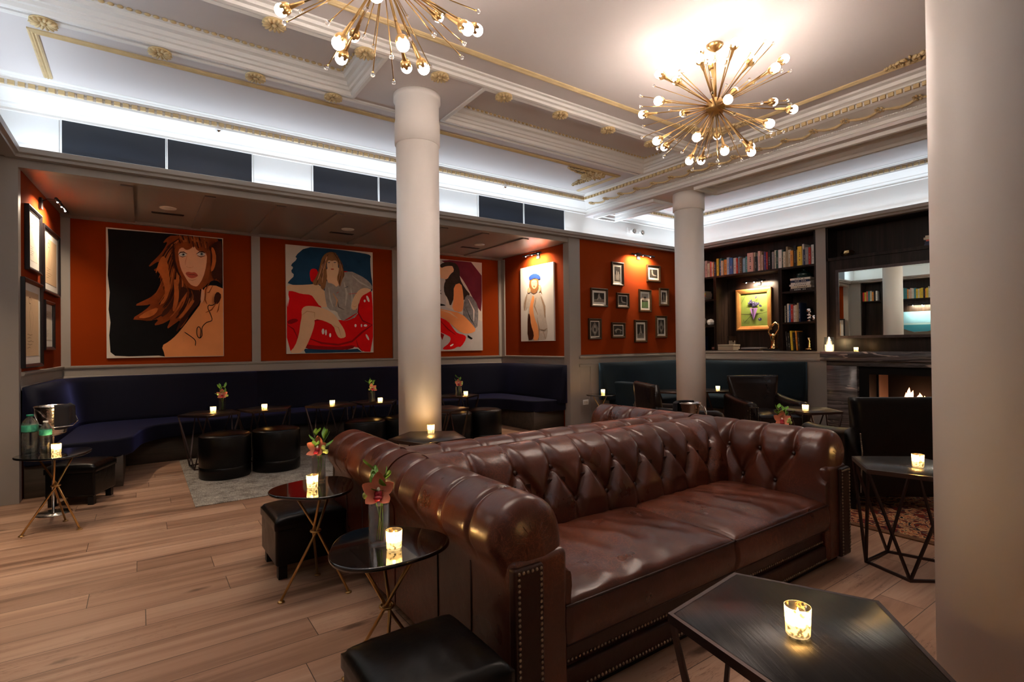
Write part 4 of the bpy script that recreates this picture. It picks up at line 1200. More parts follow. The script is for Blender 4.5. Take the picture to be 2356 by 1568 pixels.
for c, th in zip(seq, thk):
    th *= sc; idx += 1; h = rb.uniform(.235, .30) + (.045 if rb.random() < .16 else 0)
    if idx in (29, 30): h = .31
    y -= th
    put_book(8.1 + .02 + rb.uniform(0, .05), y + .0005, 2.446, th - .0012, h, rb.uniform(.19, .235), c, '%s book on the long top shelf of the bookcase, %s from the left' % (c, ordn(idx)), 'books on the long top shelf')
def row(cols, y0, x, z, label, group, h0=.22, h1=.26, th=(.02, .034), lean=0):
    y = y0
    for i, c in enumerate(cols):
        t_ = rb.uniform(*th); y -= t_ + (.01 if lean else 0)
        put_book(x + rb.uniform(0, .03), y, z + .001, t_ - .001, rb.uniform(h0, h1), .19, c, '%s book %s, %s from the left' % (c, label, ordn(i + 1)), group, lean)
row(['cream', 'black', 'white', 'blue', 'red', 'white', 'cream', 'tan', 'navy'], 4.235, 8.13, 1.60, 'on the right bay middle shelf', 'books on the right bay middle shelf', .25, .29)
row(['black', 'black', 'yellow', 'black', 'orange', 'black'], 4.22, 8.13, 1.168, 'on the right bay bottom shelf', 'books on the right bay bottom shelf', .27, .31, (.02, .03), -.06)
row(['orange', 'white', 'cream', 'grey', 'black', 'black', 'navy'], 5.93, 8.13, 1.168, 'on the left bay bottom shelf', 'books on the left bay bottom shelf', .24, .28)
yy = 5.29
k = 0
while yy > 3.4:
    tw = rb.uniform(.022, .05); k += 1; c = rb.choice(['yellow', 'white', 'cream', 'teal', 'black', 'orange', 'pale pink', 'white', 'cream'])
    o = book_mesh(tw - .002, rb.uniform(.24, .31), .2, c).build('book', [bmat(c), M['page'], txt['dark']]); o.location = (-1.0, yy, 2.421); o.rotation_euler = (0, 0, PI)
    tag(o, '%s book seen only in the mirror, %s on its shelf' % (c, ordn(k)), 'book', 'books seen only in the mirror'); yy -= tw
yy = 5.78
for c in ('red', 'yellow', 'coral', 'teal', 'cream', 'orange', 'black', 'white'):
    o = book_mesh(.04, rb.uniform(.24, .3), .2, c).build('book', [bmat(c), M['page'], txt['dark']]); o.location = (-1.0, yy, 2.421); o.rotation_euler = (0, 0, PI); k += 1
    tag(o, '%s book seen only in the mirror, %s on its shelf' % (c, ordn(k)), 'book', 'books seen only in the mirror'); yy -= .045
# flat stacks
def stack(cols, x, yc, z, label, group, w0=.26, step=.028):
    for i, c in enumerate(cols):
        w_ = w0 - rb.uniform(0, .03); h = step * rb.uniform(.75, 1.25)
        mb = MB().box((0, -w_ / 2, 0), (.003, w_ / 2, h), 0).box((.003, -w_ / 2, 0), (.2, w_ / 2, .002), 0).box((.003, -w_ / 2, h - .002), (.2, w_ / 2, h), 0).box((.003, -w_ / 2 + .003, .002), (.197, w_ / 2 - .003, h - .002), 1)
        for k in range(7):
            if rb.random() < .75: mb.box((-.0006, -w_ * .3 + k * w_ * .085, h * .3), (0, -w_ * .3 + k * w_ * .085 + w_ * .055, h * .7), 2)
        o = mb.build('book', [bmat(c), M['page'], txt['dark' if sum(BCD[c]) > .9 else 'light']]); o.location = (x + rb.uniform(0, .01), yc + rb.uniform(-.012, .012), z); z += h + .0006
        tag(o, '%s book lying flat %s, %s from the bottom' % (c, label, ordn(i + 1)), 'book', group)
    return z
zt = stack(['black', 'cream', 'white', 'white', 'navy', 'white'], 8.13, 3.99, 2.07, 'in the right bay top stack', 'flat books under the dark green vase', .31, .031)
t = thing('squat_vase', 'squat dark green glazed vase on top of the flat book stack', 'vase', (8.25, 3.98, zt))
MB().lathe([(.06, 0), (.10, .02), (.115, .05), (.10, .075), (.05, .095), (.025, .105), (.022, .125), (.032, .135), (.028, .138), (.018, .128)], n=36).build('body', M['greenglaze'], t)
zt2 = stack(['purple', 'navy', 'coral', 'yellow', 'cream'], 8.13, 5.74, 2.055, 'in the left bay top stack', 'flat books under the gold sculpture', .26, .03)
def facet_ball(name, lab, loc, r, cat, sc=(1, 1, 1), seed=1, m='goldpolish'):
    rr = random.Random(seed); mb = MB(); mb.ball((0, 0, 0), r, 7, sc=sc)
    mb.v = [(x * rr.uniform(.82, 1.1), y_ * rr.uniform(.82, 1.1), z_) for x, y_, z_ in mb.v]; mb.sm = [False] * len(mb.f)
    o = mb.build(name, M[m], fix=True); o.location = loc; return tag(o, lab, cat)
facet_ball('faceted_sculpture', 'polished gold faceted ball sculpture on the left bay book stack', (8.22, 5.78, zt2 + .068), .07, 'sculpture', seed=4)
facet_ball('faceted_sculpture', 'polished gold pebble sculpture in the recess above the mirror', (8.22, 3.36, 2.495 + .052), .06, 'sculpture', (1, 1.6, .85), 8)
facet_ball('crystal_rock', 'small white quartz crystal rock on the left bay middle shelf', (8.2, 5.56, 1.60 + .06), .07, 'rock', (1, 1.1, .85), 12, 'white')
facet_ball('crystal_rock', 'pink quartz crystal rock at the left end of the left bay middle shelf', (8.2, 5.74, 1.60 + .085), .085, 'rock', (1, 1, 1), 14, 'page')
# chrome ornaments right bay middle shelf
t = thing('chrome_ornament', 'stacked chrome disc ornament beside the books on the right bay middle shelf', 'ornament', (8.2, 3.885, 1.60))
MB().lathe([(.035, 0), (.045, .01), (.02, .03), (.045, .045), (.045, .055), (.02, .07), (.05, .09), (.05, .1), (.025, .12)], n=28).build('base', M['chrome'], t)
MB().lathe([(.025, .12), (.055, .15), (.045, .19), (.02, .21), (1e-6, .212)], n=28).build('finial', M['chrome'], t)
t = thing('chrome_cup', 'small chrome cup at the right end of the right bay middle shelf', 'cup', (8.17, 3.80, 1.60))
MB().lathe([(.02, 0), (.035, .02), (.035, .09), (.032, .09), (.03, .03), (1e-6, .02)], n=24).build('body', M['chrome'], t)
t = thing('brass_object', 'small gold candlestick with dish on the right bay bottom shelf', 'candlestick', (8.19, 3.89, 1.168))
MB().lathe([(.05, 0), (.06, .012), (.062, .03), (.055, .03), (.03, .012)], n=28).build('dish', M['goldpolish'], t)
MB().lathe([(.03, .008), (.022, .06), (.015, .14), (.028, .19), (.018, .19)], n=20).build('stem', M['goldpolish'], t)
t = thing('glass_tumbler', 'small pink glass candle tumbler at the right end of the left bay bottom shelf', 'glass', (8.17, 5.50, 1.168))
MB().lathe([(.02, 0), (.026, .01), (.028, .08), (.025, .08), (.023, .012)], n=20).build('body', M['glass'], t)
MB().lathe([(.022, .013), (.0235, .05), (1e-6, .05)], n=20).build('wax', mat('pink_wax', (.6, .22, .18), .6), t)
t = thing('shagreen_box', 'beige textured lidded box standing on the bookcase ledge', 'box', (8.2, 5.24, 1.168))
MB().box((-.08, -.15, 0), (.12, .15, .07)).build('body', M['shag'], t, bevel=.003)
MB().box((-.084, -.154, .072), (.124, .154, .098)).build('lid', M['shag'], t, bevel=.003)
t = thing('glass_block_frame', 'clear glass block standing on the beige box', 'glass block', (8.2, 5.16, 1.267))
MB().box((-.03, -.07, 0), (.02, .07, .145)).build('block', M['glass'], t, bevel=.003)
mb = MB()
for k, hgt in enumerate((.06, .06, .06, .035, .06)): mb.box((-.004, .05 - k * .024, .004), (-.001, .042 - k * .024, .004 + hgt))
mb.build('etched_figures', M['page'], t)
for i, (yy, zz, cc, ln) in enumerate(((4.82, 1.169, 'black', .36), (4.79, 1.193, 'grey', .33), (4.45, 1.169, 'black', .26))):
    o = MB().box((0, -ln / 2, 0), (.003, ln / 2, .022), 0).box((.003, -ln / 2, 0), (.22, ln / 2, .002), 0).box((.003, -ln / 2, .02), (.22, ln / 2, .022), 0).box((.003, -ln / 2 + .003, .002), (.217, ln / 2 - .003, .02), 1).build('book', [bmat(cc), M['page']])
    o.location = (8.13, yy, zz); tag(o, ['black large-format book lying on the bookcase ledge right of the beige box', 'grey large-format book lying on top of the black one right of the beige box', 'black flat book under the gold loop sculpture'][i], 'book', 'large-format books on the bookcase ledge')
# gold loop sculpture
t = thing('loop_sculpture', 'tall polished gold sculpture with a faceted open loop, right of the grape painting', 'sculpture', (8.19, 4.43, 1.192))
MB().lathe([(.075, 0), (.062, .02), (.05, .07), (.047, .13), (.06, .19), (.075, .225), (.03, .24)], n=7).build('body', M['goldpolish'], t)
MB().tube([(0, .05, .215), (0, .085, .265), (0, .055, .35), (0, -.03, .415), (0, -.085, .375), (0, -.09, .31), (0, -.03, .225), (0, .05, .215)], .018, 5).build('loop', M['goldpolish'], t)

def picture(name, lab, cat, corner, w_, h_, rot, frame_m, fw, depth, mount=.0, grp=None, art=None, prof=None, mountm=None):
    """local x = width, z up, +y towards the room... picture plane faces -y"""
    t = thing(name, lab, cat, corner, rot, grp)
    Xr = Matrix.Rotation(R(90), 4, 'X')
    pr = prof or [(0, 0), (0, depth), (fw * .3, depth * 1.1), (fw * .75, depth * .85), (fw, depth * .6), (fw, 0)]
    MB().sweep([(0, 0), (w_, 0), (w_, h_), (0, h_)], pr, closed=True, side=1, X=Xr).build('frame', frame_m, t, fix=True)
    iw = fw
    if mount:
        MB().box((fw * .9, -depth * .35, fw * .9), (w_ - fw * .9, -.002, h_ - fw * .9)).build('mount', mountm or M['mat_board'], t); iw = fw + mount
    if art:
        mb, mats = art(w_ - 2 * iw, h_ - 2 * iw)
        Xm = Matrix.Translation((iw, -(depth * .35 + .001 if mount else .028 if fw < .01 else .006), iw))
        mb.v = [tuple(Xm @ Vector(p)) for p in mb.v]
        mb.build('print' if mount else 'painted_canvas', mats, t)
    return t
def poly_art(base, polys):
    """flat picture: polys = [(mat index, [(u, v)...])] with u right, v up in 0..1"""
    def f(w_, h_):
        mb = MB(); mb.box((0, -.0, 0), (w_, .003, h_), 0); d = .0004
        for k, (mi, P_) in enumerate(polys):
            mb.add([(min(1, max(0, u)) * w_, -d * (k + 1), min(1, max(0, v)) * h_) for u, v in P_], [tuple(range(len(P_)))], mi)
        return mb, base
    return f
def el(cx, cy, rx, ry, n=14, rot=0): return [(cx + rx * math.cos(2 * PI * k / n) * math.cos(rot) - ry * math.sin(2 * PI * k / n) * math.sin(rot), cy + rx * math.cos(2 * PI * k / n) * math.sin(rot) + ry * math.sin(2 * PI * k / n) * math.cos(rot)) for k in range(n)]
# grape painting in the bookcase: hangs on the back panel, faces -x
gm = [mat('green_canvas', (.13, .18, .03), .6, var=.5, vscale=6), mat('grape_paint', (.03, .025, .06), .4), mat('grape_highlight', (.25, .27, .42), .4), mat('violet_paint', (.20, .10, .28), .5), mat('dark_line_paint', (.02, .02, .01), .5)]
gp = [(4, [(0, .37), (.45, .33), (1, .40), (1, .41), (.45, .345), (0, .385)]), (4, [(0, .70), (.2, .99), (.215, .99), (.01, .70)]), (4, [(.12, .12), (.45, .38), (.46, .37), (.13, .11)])]
rg = random.Random(2)
for k in range(26):
    a = rg.uniform(0, 2 * PI); q = rg.uniform(0, 1); cx, cy = .5 + .17 * q * math.cos(a), .70 + .10 * q * math.sin(a); gp.append((1, el(cx, cy, .05, .038, 10))); gp.append((2, el(cx - .012, cy + .012, .014, .01, 6)))
gp += [(1, el(.6, .86, .05, .03, 10, .9)), (1, el(.76, .6, .06, .035, 10, -.4)), (3, [(.36, .54), (.66, .54), (.58, .35), (.5, .18), (.44, .35)]), (4, [(.44, .52), (.5, .2), (.51, .52)]), (4, [(.56, .52), (.5, .25), (.575, .52)]), (1, el(.74, .19, .07, .05, 14)), (2, el(.72, .21, .02, .012, 8))]
for k in range(6): gp.append((4, [(.09 + .045 * k, .06), (.10 + .045 * k, .06), (.13 + .045 * k, .2 - .02 * (k % 3)), (.12 + .045 * k, .2 - .02 * (k % 3))]))
picture('framed_painting', 'gold framed green painting of dark grapes in the middle of the bookcase', 'painting', (8.434, 5.20, 1.50), .62, .70, R(-90), M['goldframe'], .075, .04, 0, art=poly_art(gm, gp))
bk_light('picture_light', 'black picture light in the bookcase above the grape painting', (8.434, 4.80, 2.31), R(90), .40, 2.6, out=.16)

# ---- fireplace wall
y0f, y1f = 1.25, 3.60
t = thing('overmantel', 'dark walnut panelled overmantel with recessed shelf above the fireplace', 'panelling', (XR, 0, 0))
MB().box((.02, y0f, 1.16), (.06, y1f, 2.475)).build('panel', D, t)
MB().box((0, y0f, 2.45), (.335, y1f, 2.495)).build('shelf', D, t, bevel=.003)
MB().box((0, y1f - .03, 1.16), (.03, y1f, 2.95)).box((0, y0f, 2.93), (.335, y1f, 2.95)).box((0, y0f, 1.16), (.03, y0f + .03, 2.95)).build('frame', D, t)
MB().box((.335, y0f, 2.47), (.35, y1f, 2.95)).box((.0, y1f - .012, 2.47), (.335, y1f, 2.94)).build('back_panel', D, t)
zt = stack(['navy', 'navy', 'coral', 'cream', 'cream'], 8.15, 2.30, 2.495, 'in the recess above the mirror', 'flat books in the recess above the mirror', .30, .026)
t = thing('small_bowl', 'small grey glass bowl on the flat books above the mirror', 'bowl', (8.26, 2.28, zt)); MB().lathe([(.03, 0), (.06, .03), (.065, .055), (.055, .052), (.05, .03), (1e-6, .012)], n=24).build('body', M['glass'], t)
t = thing('mirror', 'large rectangular mirror in a dark riveted frame above the fireplace', 'mirror', (XR - .045, 2.42, 1.82), R(MIRR))
mw, mh = 2.02, .96
MB().box((-.012, -mw / 2 + .03, -mh / 2 + .03), (-.006, mw / 2 - .03, mh / 2 - .03)).build('glass', M['mirror'], t)
Xm = Matrix(((0, 0, -1, 0), (1, 0, 0, 0), (0, 1, 0, 0), (0, 0, 0, 1)))
fr = MB().sweep([(-mw / 2, -mh / 2), (mw / 2, -mh / 2), (mw / 2, mh / 2), (-mw / 2, mh / 2)], [(0, -.01), (0, .026), (.036, .026), (.036, -.01)], closed=True, side=1, X=Xm).build('frame', mat('mirror_frame', (.06, .045, .045), .3, metal=.5, var=.3, vscale=20), t)
mb = MB()
for k in range(22):
    yy = -mw / 2 + .05 + k * (mw - .1) / 21
    for zz in (-mh / 2 + .018, mh / 2 - .018): mb.ball((-.027, yy, zz), .005, 6)
mb.build('frame_rivets', M['bronze'], fr)  # separate rivets along the mirror frame, joined in one mesh
MB_ = M['marble']
t = thing('fireplace', 'dark grey figured marble fireplace with a gas fire', 'fireplace', (0, 0, 0))
MB().box((7.74, 1.30, 1.035), (8.10, 3.54, 1.16)).build('mantel_shelf', MB_, t, bevel=.002, seg=1)
MB().box((7.80, 1.36, .965), (8.09, 3.48, 1.036)).build('lintel', MB_, t, bevel=.002, seg=1)
for a, b in ((3.10, 3.48), (1.36, 1.74)): MB().box((7.80, a, 0), (8.09, b, .966)).build('jamb', MB_, t, bevel=.002, seg=1)
MB().box((7.83, 1.74, 0), (8.09, 3.10, .30)).build('hearth_front', MB_, t)
fb = MB().box((7.86, 2.98, .30), (8.09, 3.10, .965)).box((7.86, 1.74, .30), (8.09, 1.86, .965)).box((7.86, 1.86, .86), (8.09, 2.98, .965)).box((7.86, 1.86, .30), (8.09, 2.98, .34))
fb.box((8.42, 1.86, .30), (8.45, 2.98, .965)).box((8.09, 2.96, .30), (8.42, 3.0, .965)).box((8.09, 1.84, .30), (8.42, 1.88, .965)).box((8.09, 1.86, .29), (8.42, 2.98, .33)).box((8.09, 1.86, .9), (8.42, 2.98, .95))
fb.build('firebox', M['firebox'], t)
MB().box((8.10, 2.954, .34), (8.40, 2.96, .86)).build('side_liner', mat('firebox_side_steel', (.28, .20, .16), .4, metal=.5), t)
MB().box((8.12, 2.15, .33), (8.32, 2.85, .37)).build('burner', M['iron'], t)
rf = random.Random(6); fl = MB(); fc = MB()
for k in range(26):
    y = 2.30 + .50 * rf.random(); env = 1 - abs(y - 2.62) / .38; h = (.10 + .26 * rf.random()) * max(.3, env); x = 8.2 + rf.uniform(-.04, .04)
    pts = []; ph = rf.uniform(0, 6)
    for i in range(7):
        u = i / 6; pts.append((x, y + .022 * math.sin(ph + 4 * u) * u, .37 + h * u))
    fl.tube(pts, [.012 + .016 * math.sin(PI * min(1, (1 - i / 6) * 1.05)) * (1 - .45 * i / 6) if i < 6 else .001 for i in range(7)], 7)
    fc.ball((x - .01, y, .385), .026, 8, sc=(.7, 1.1, 1.5))
fl.build('flames', M['fire'], t); fc.build('flame_core', M['firecore'], t)
light('fire_light', 'POINT', (8.15, 2.55, .55), FIREL, (1, .45, .2), .08, parent=t)
# ================================================================== PAINTINGS
def quad_uv(TL, TR, BR, BL):
    """picture coordinates (any flat copy of the canvas) -> u right, v up in 0..1"""
    def f(p):
        u, v = .5, .5
        for _ in range(12):
            X = (1 - v) * ((1 - u) * TL[0] + u * TR[0]) + v * ((1 - u) * BL[0] + u * BR[0]); Y = (1 - v) * ((1 - u) * TL[1] + u * TR[1]) + v * ((1 - u) * BL[1] + u * BR[1])
            ex, ey = p[0] - X, p[1] - Y
            w_ = ((1 - v) * (TR[0] - TL[0]) + v * (BR[0] - BL[0])); h_ = ((1 - u) * (BL[1] - TL[1]) + u * (BR[1] - TR[1]))
            u += ex / w_; v += ey / h_
        return (u, 1 - v)
    return f
def pl(pts, w_):
    """stroke of width w_ along pts"""
    L_ = []; R_ = []
    for i, p in enumerate(pts):
        a = Vector(pts[max(i - 1, 0)]); b = Vector(pts[min(i + 1, len(pts) - 1)]); d = (b - a).normalized(); n = Vector((-d.y, d.x)) * w_ / 2
        if i in (0, len(pts) - 1): n *= .35
        L_.append((p[0] + n.x, p[1] + n.y)); R_.append((p[0] - n.x, p[1] - n.y))
    return L_ + R_[::-1]
def pl2(pts, w_): return pl([(v.x, v.y) for v in resample([(a, b, 0) for a, b in pts], 60)[0]], w_)
def art_tri(base, items, f):
    """items (mat, pts, smooth); fills concave outlines by ear clipping"""
    from mathutils.geometry import tessellate_polygon
    def g(w_, h_):
        mb = MB(); mb.box((0, 0, 0), (w_, .004, h_), 0); d = .0003
        for k, (mi, P_, sm) in enumerate(items):
            if sm: P_ = smoothpoly(P_, sm)
            q = [f(p) for p in P_]; q = [(min(1, max(0, a)) * w_, min(1, max(0, b)) * h_) for a, b in q]
            vs = [(a, -d * (k + 1), b) for a, b in q]
            tr = tessellate_polygon([[Vector((a, b, 0)) for a, b in q]])
            mb.add(vs, [tuple(x) for x in tr], mi)
        return mb, base
    return g
def paint(n, c, var=.25, vs=8): return mat('paint_' + n, c, .75, spec=.15, var=var, vscale=vs)
PT = {}
def P(n, c=None, var=.25, vs=8):
    if n not in PT: PT[n] = paint(n, c, var, vs)
    return PT[n]
canvas_prof = [(0, 0), (0, .0275), (.002, .028), (.006, .028), (.006, .0)]
# --- painting one
f1 = quad_uv((735, 430), (1548, 500), (1553, 1320), (740, 1336))
m1 = [P('canvas_cream', (.66, .58, .50), .1), P('black', (.004, .004, .005), .5), P('russet', (.27, .055, .012), .45, 10), P('rust_light', (.50, .13, .03), .35, 12), P('skin_pale', (.80, .40, .23), .08), P('skin_orange', (.86, .33, .12), .12, 4), P('lip_red', (.52, .09, .05), .2), P('eye_grey', (.30, .33, .30), .2), P('brown_dark', (.05, .012, .006), .5, 9), P('nose_shadow', (.58, .24, .12), .1)]
I1 = [(1, [(742, 437), (1170, 468), (1545, 503), (1550, 900), (1552, 1318), (1130, 1328), (1080, 1320), (880, 1326), (790, 1322), (760, 1296), (752, 1180), (760, 1090), (748, 1000), (755, 880), (742, 760), (748, 600)], 0),
      (5, [(1395, 850), (1470, 820), (1580, 860), (1700, 1000), (1700, 1500), (1400, 1480), (1128, 1380), (1120, 1310), (1098, 1252), (1150, 1222), (1200, 1180), (1260, 1110), (1330, 1020), (1385, 950)], 1),
      (2, [(1172, 474), (1130, 500), (1105, 535), (1145, 520), (1112, 580), (1080, 620), (1010, 690), (1018, 700), (1062, 668), (1085, 662), (1082, 700), (1036, 722), (1088, 740), (1092, 800), (1075, 860), (1035, 905), (1000, 925), (905, 972), (990, 970), (1030, 958), (990, 1000), (890, 1068), (960, 1072), (1010, 1080), (1085, 1062), (1040, 1112), (1095, 1102), (1140, 1080), (1165, 1062), (1130, 1140), (1180, 1105), (1235, 1065), (1222, 1140), (1270, 1090), (1312, 1000), (1376, 945), (1384, 905), (1375, 850), (1330, 845), (1288, 818), (1262, 770), (1235, 720), (1215, 640), (1214, 585), (1245, 560), (1300, 580), (1330, 552), (1390, 590), (1440, 602), (1436, 700), (1395, 790), (1370, 840), (1400, 850), (1450, 800), (1500, 790), (1545, 822), (1545, 505), (1400, 490)], 1),
      (8, [(1440, 600), (1450, 560), (1500, 520), (1545, 520), (1545, 840), (1505, 780), (1470, 790), (1460, 720)], 1),
      (8, [(1290, 850), (1330, 880), (1320, 960), (1262, 1040), (1230, 1070), (1190, 1170), (1250, 1100), (1320, 1005), (1378, 945), (1384, 880), (1350, 850)], 1),
      (8, [(1180, 500), (1195, 620), (1230, 760), (1262, 800), (1200, 740), (1170, 640)], 1), (8, [(1240, 830), (1215, 900), (1215, 960), (1260, 900), (1290, 860)], 1), (8, [(1110, 1000), (1090, 1060), (1150, 1020), (1160, 980)], 1),
      (3, [(1100, 620), (1060, 720), (1100, 760), (1130, 900), (1080, 960), (1120, 960), (1160, 860), (1150, 720), (1130, 640)], 2), (3, [(1180, 780), (1190, 900), (1170, 1020), (1200, 1000), (1225, 900), (1210, 800)], 2), (3, [(1300, 940), (1280, 1000), (1240, 1050), (1300, 990), (1340, 930)], 1),
      (3, [(1000, 1010), (930, 1060), (1000, 1060), (1060, 1030), (1080, 980)], 1), (3, [(1230, 480), (1260, 550), (1290, 560), (1270, 500)], 1), (3, [(1340, 500), (1350, 560), (1400, 580), (1380, 510)], 1), (3, [(1455, 560), (1470, 640), (1450, 740), (1480, 720), (1500, 640), (1480, 570)], 1),
      (2, [(1185, 545), (1300, 520), (1450, 545), (1455, 720), (1410, 850), (1340, 868), (1270, 838), (1200, 700)], 1),
      (4, [(1215, 585), (1245, 562), (1270, 585), (1300, 578), (1330, 552), (1352, 588), (1390, 592), (1426, 606), (1422, 690), (1396, 780), (1358, 836), (1335, 838), (1298, 822), (1262, 768), (1232, 712), (1218, 640)], 1),
      (4, [(1385, 850), (1400, 860), (1410, 910), (1388, 960), (1376, 940), (1382, 880)], 1),
      (9, [(1268, 695), (1280, 706), (1300, 704), (1318, 706), (1330, 694), (1300, 712)], 1), (9, pl([(1280, 620), (1268, 660), (1265, 690)], 5), 0), (9, pl([(1290, 790), (1315, 796), (1345, 788)], 6), 0),
      (6, [(1264, 742), (1290, 734), (1312, 742), (1335, 736), (1364, 762), (1335, 778), (1305, 782), (1280, 768)], 2), (8, pl([(1266, 748), (1300, 756), (1330, 756), (1362, 764)], 3), 0),
      (0, el(1247, 616, 27, 12, 16), 0), (7, el(1252, 615, 13, 11), 0), (1, el(1252, 615, 6, 6), 0), (1, pl([(1216, 616), (1230, 600), (1255, 598), (1280, 612)], 7), 0), (8, pl([(1222, 624), (1245, 632), (1272, 626)], 5), 0),
      (0, el(1382, 613, 30, 12, 16), 0), (7, el(1386, 611, 14, 12), 0), (1, el(1386, 611, 6, 6), 0), (1, pl([(1346, 612), (1370, 596), (1395, 596), (1416, 606)], 7), 0), (8, pl([(1352, 622), (1380, 632), (1412, 624)], 5), 0),
      (1, pl2([(1490, 915), (1488, 955), (1462, 970), (1438, 968), (1432, 990), (1455, 1040), (1462, 1075), (1420, 1090), (1388, 1126), (1388, 1180), (1366, 1198), (1350, 1170), (1352, 1128), (1368, 1118), (1380, 1150), (1372, 1200), (1352, 1250), (1338, 1252), (1335, 1210), (1258, 1155)], 6), 0),
      (2, pl([(1450, 800), (1415, 860), (1410, 930), (1425, 960)], 10), 0), (2, pl([(1470, 830), (1440, 880), (1425, 880)], 8), 0), (8, [(1505, 870), (1480, 900), (1478, 960), (1512, 960), (1540, 900)], 1), (2, pl([(1500, 950), (1460, 1000), (1415, 1020)], 9), 0), (2, pl([(1520, 950), (1510, 1000), (1500, 1020)], 9), 0), (9, pl([(1380, 1030), (1376, 1100)], 3), 0), (9, pl([(1256, 1130), (1254, 1225)], 3), 0)]
def strands(curves, mats, n, wd, seed):
    rr = random.Random(seed); out = []
    for k in range(n):
        c = rr.randrange(len(curves) - 1); a, b = curves[c], curves[c + 1]; u = rr.random(); t0 = rr.uniform(0, .55); t1 = t0 + rr.uniform(.15, .45)
        P_ = [(p[0] * (1 - u) + q[0] * u, p[1] * (1 - u) + q[1] * u) for p, q in zip(a, b)]
        m_ = len(P_) - 1; i0, i1 = int(t0 * m_), min(m_, int(math.ceil(t1 * m_)))
        if i1 - i0 < 1: i1 = i0 + 1
        out.append((rr.choice(mats), pl([tuple(x) for x in [(p[0], p[1]) for p in resample([(x_, y_, 0) for x_, y_ in P_[i0:i1 + 1]], 8)[0]]], rr.uniform(*wd)), 0))
    return out
hc = [[(1230, 500), (1140, 560), (1080, 650), (1050, 740)], [(1240, 500), (1150, 620), (1110, 760), (1060, 880), (1010, 930)], [(1220, 560), (1170, 700), (1140, 840), (1070, 960), (960, 1040)], [(1220, 620), (1210, 780), (1180, 920), (1110, 1010), (1010, 1070)], [(1240, 740), (1250, 850), (1220, 950), (1160, 1030), (1090, 1080)], [(1270, 800), (1300, 880), (1280, 960), (1230, 1040), (1180, 1090)], [(1320, 850), (1360, 890), (1340, 950), (1290, 1010), (1230, 1090)]]
hc = [resample([(a, b, 0) for a, b in c], 9)[0] for c in hc]; hc = [[(v[0], v[1]) for v in c] for c in hc]
I1[3:3] = strands(hc, [2, 3, 8, 8, 3], 90, (4, 13), 5)
hr = [[(v[0], v[1]) for v in resample([(a, b, 0) for a, b in c], 9)[0]] for c in ([(1440, 510), (1450, 600), (1440, 720), (1400, 830)], [(1480, 510), (1490, 640), (1475, 760), (1430, 830)], [(1530, 520), (1535, 660), (1530, 760), (1510, 830)])]
I1[9:9] = strands(hr, [2, 3, 8, 8], 26, (4, 11), 6)
hb = [[(v[0], v[1]) for v in resample([(a, b, 0) for a, b in c], 9)[0]] for c in ([(1200, 480), (1225, 530), (1235, 580)], [(1280, 480), (1290, 530), (1290, 575)], [(1340, 490), (1350, 540), (1365, 585)], [(1420, 500), (1430, 560), (1432, 600)])]
I1 += strands(hb, [2, 8, 3, 2], 40, (4, 10), 7)
h2 = [[(v[0], v[1]) for v in resample([(a, b, 0) for a, b in c], 9)[0]] for c in ([(530, 300), (490, 370), (460, 460), (425, 530)], [(530, 300), (505, 380), (490, 470), (490, 560)])]
I2x = strands(h2, [6, 9, 7], 26, (2, 6), 8)
h2 = [[(v[0], v[1]) for v in resample([(a, b, 0) for a, b in c], 9)[0]] for c in ([(560, 300), (600, 370), (605, 460), (600, 540)], [(575, 302), (625, 390), (640, 450), (620, 520)])]
I2x += strands(h2, [6, 9, 7], 22, (2, 6), 9)
picture('portrait_painting', 'large unframed portrait painting of a red-haired woman against black, leftmost on the niche wall', 'painting', (-.335, 8.05, 1.195), 1.25, 1.585, 0, m1[0], .006, .03, 0, 'large figure paintings in the niche', art_tri(m1, I1, f1), canvas_prof)
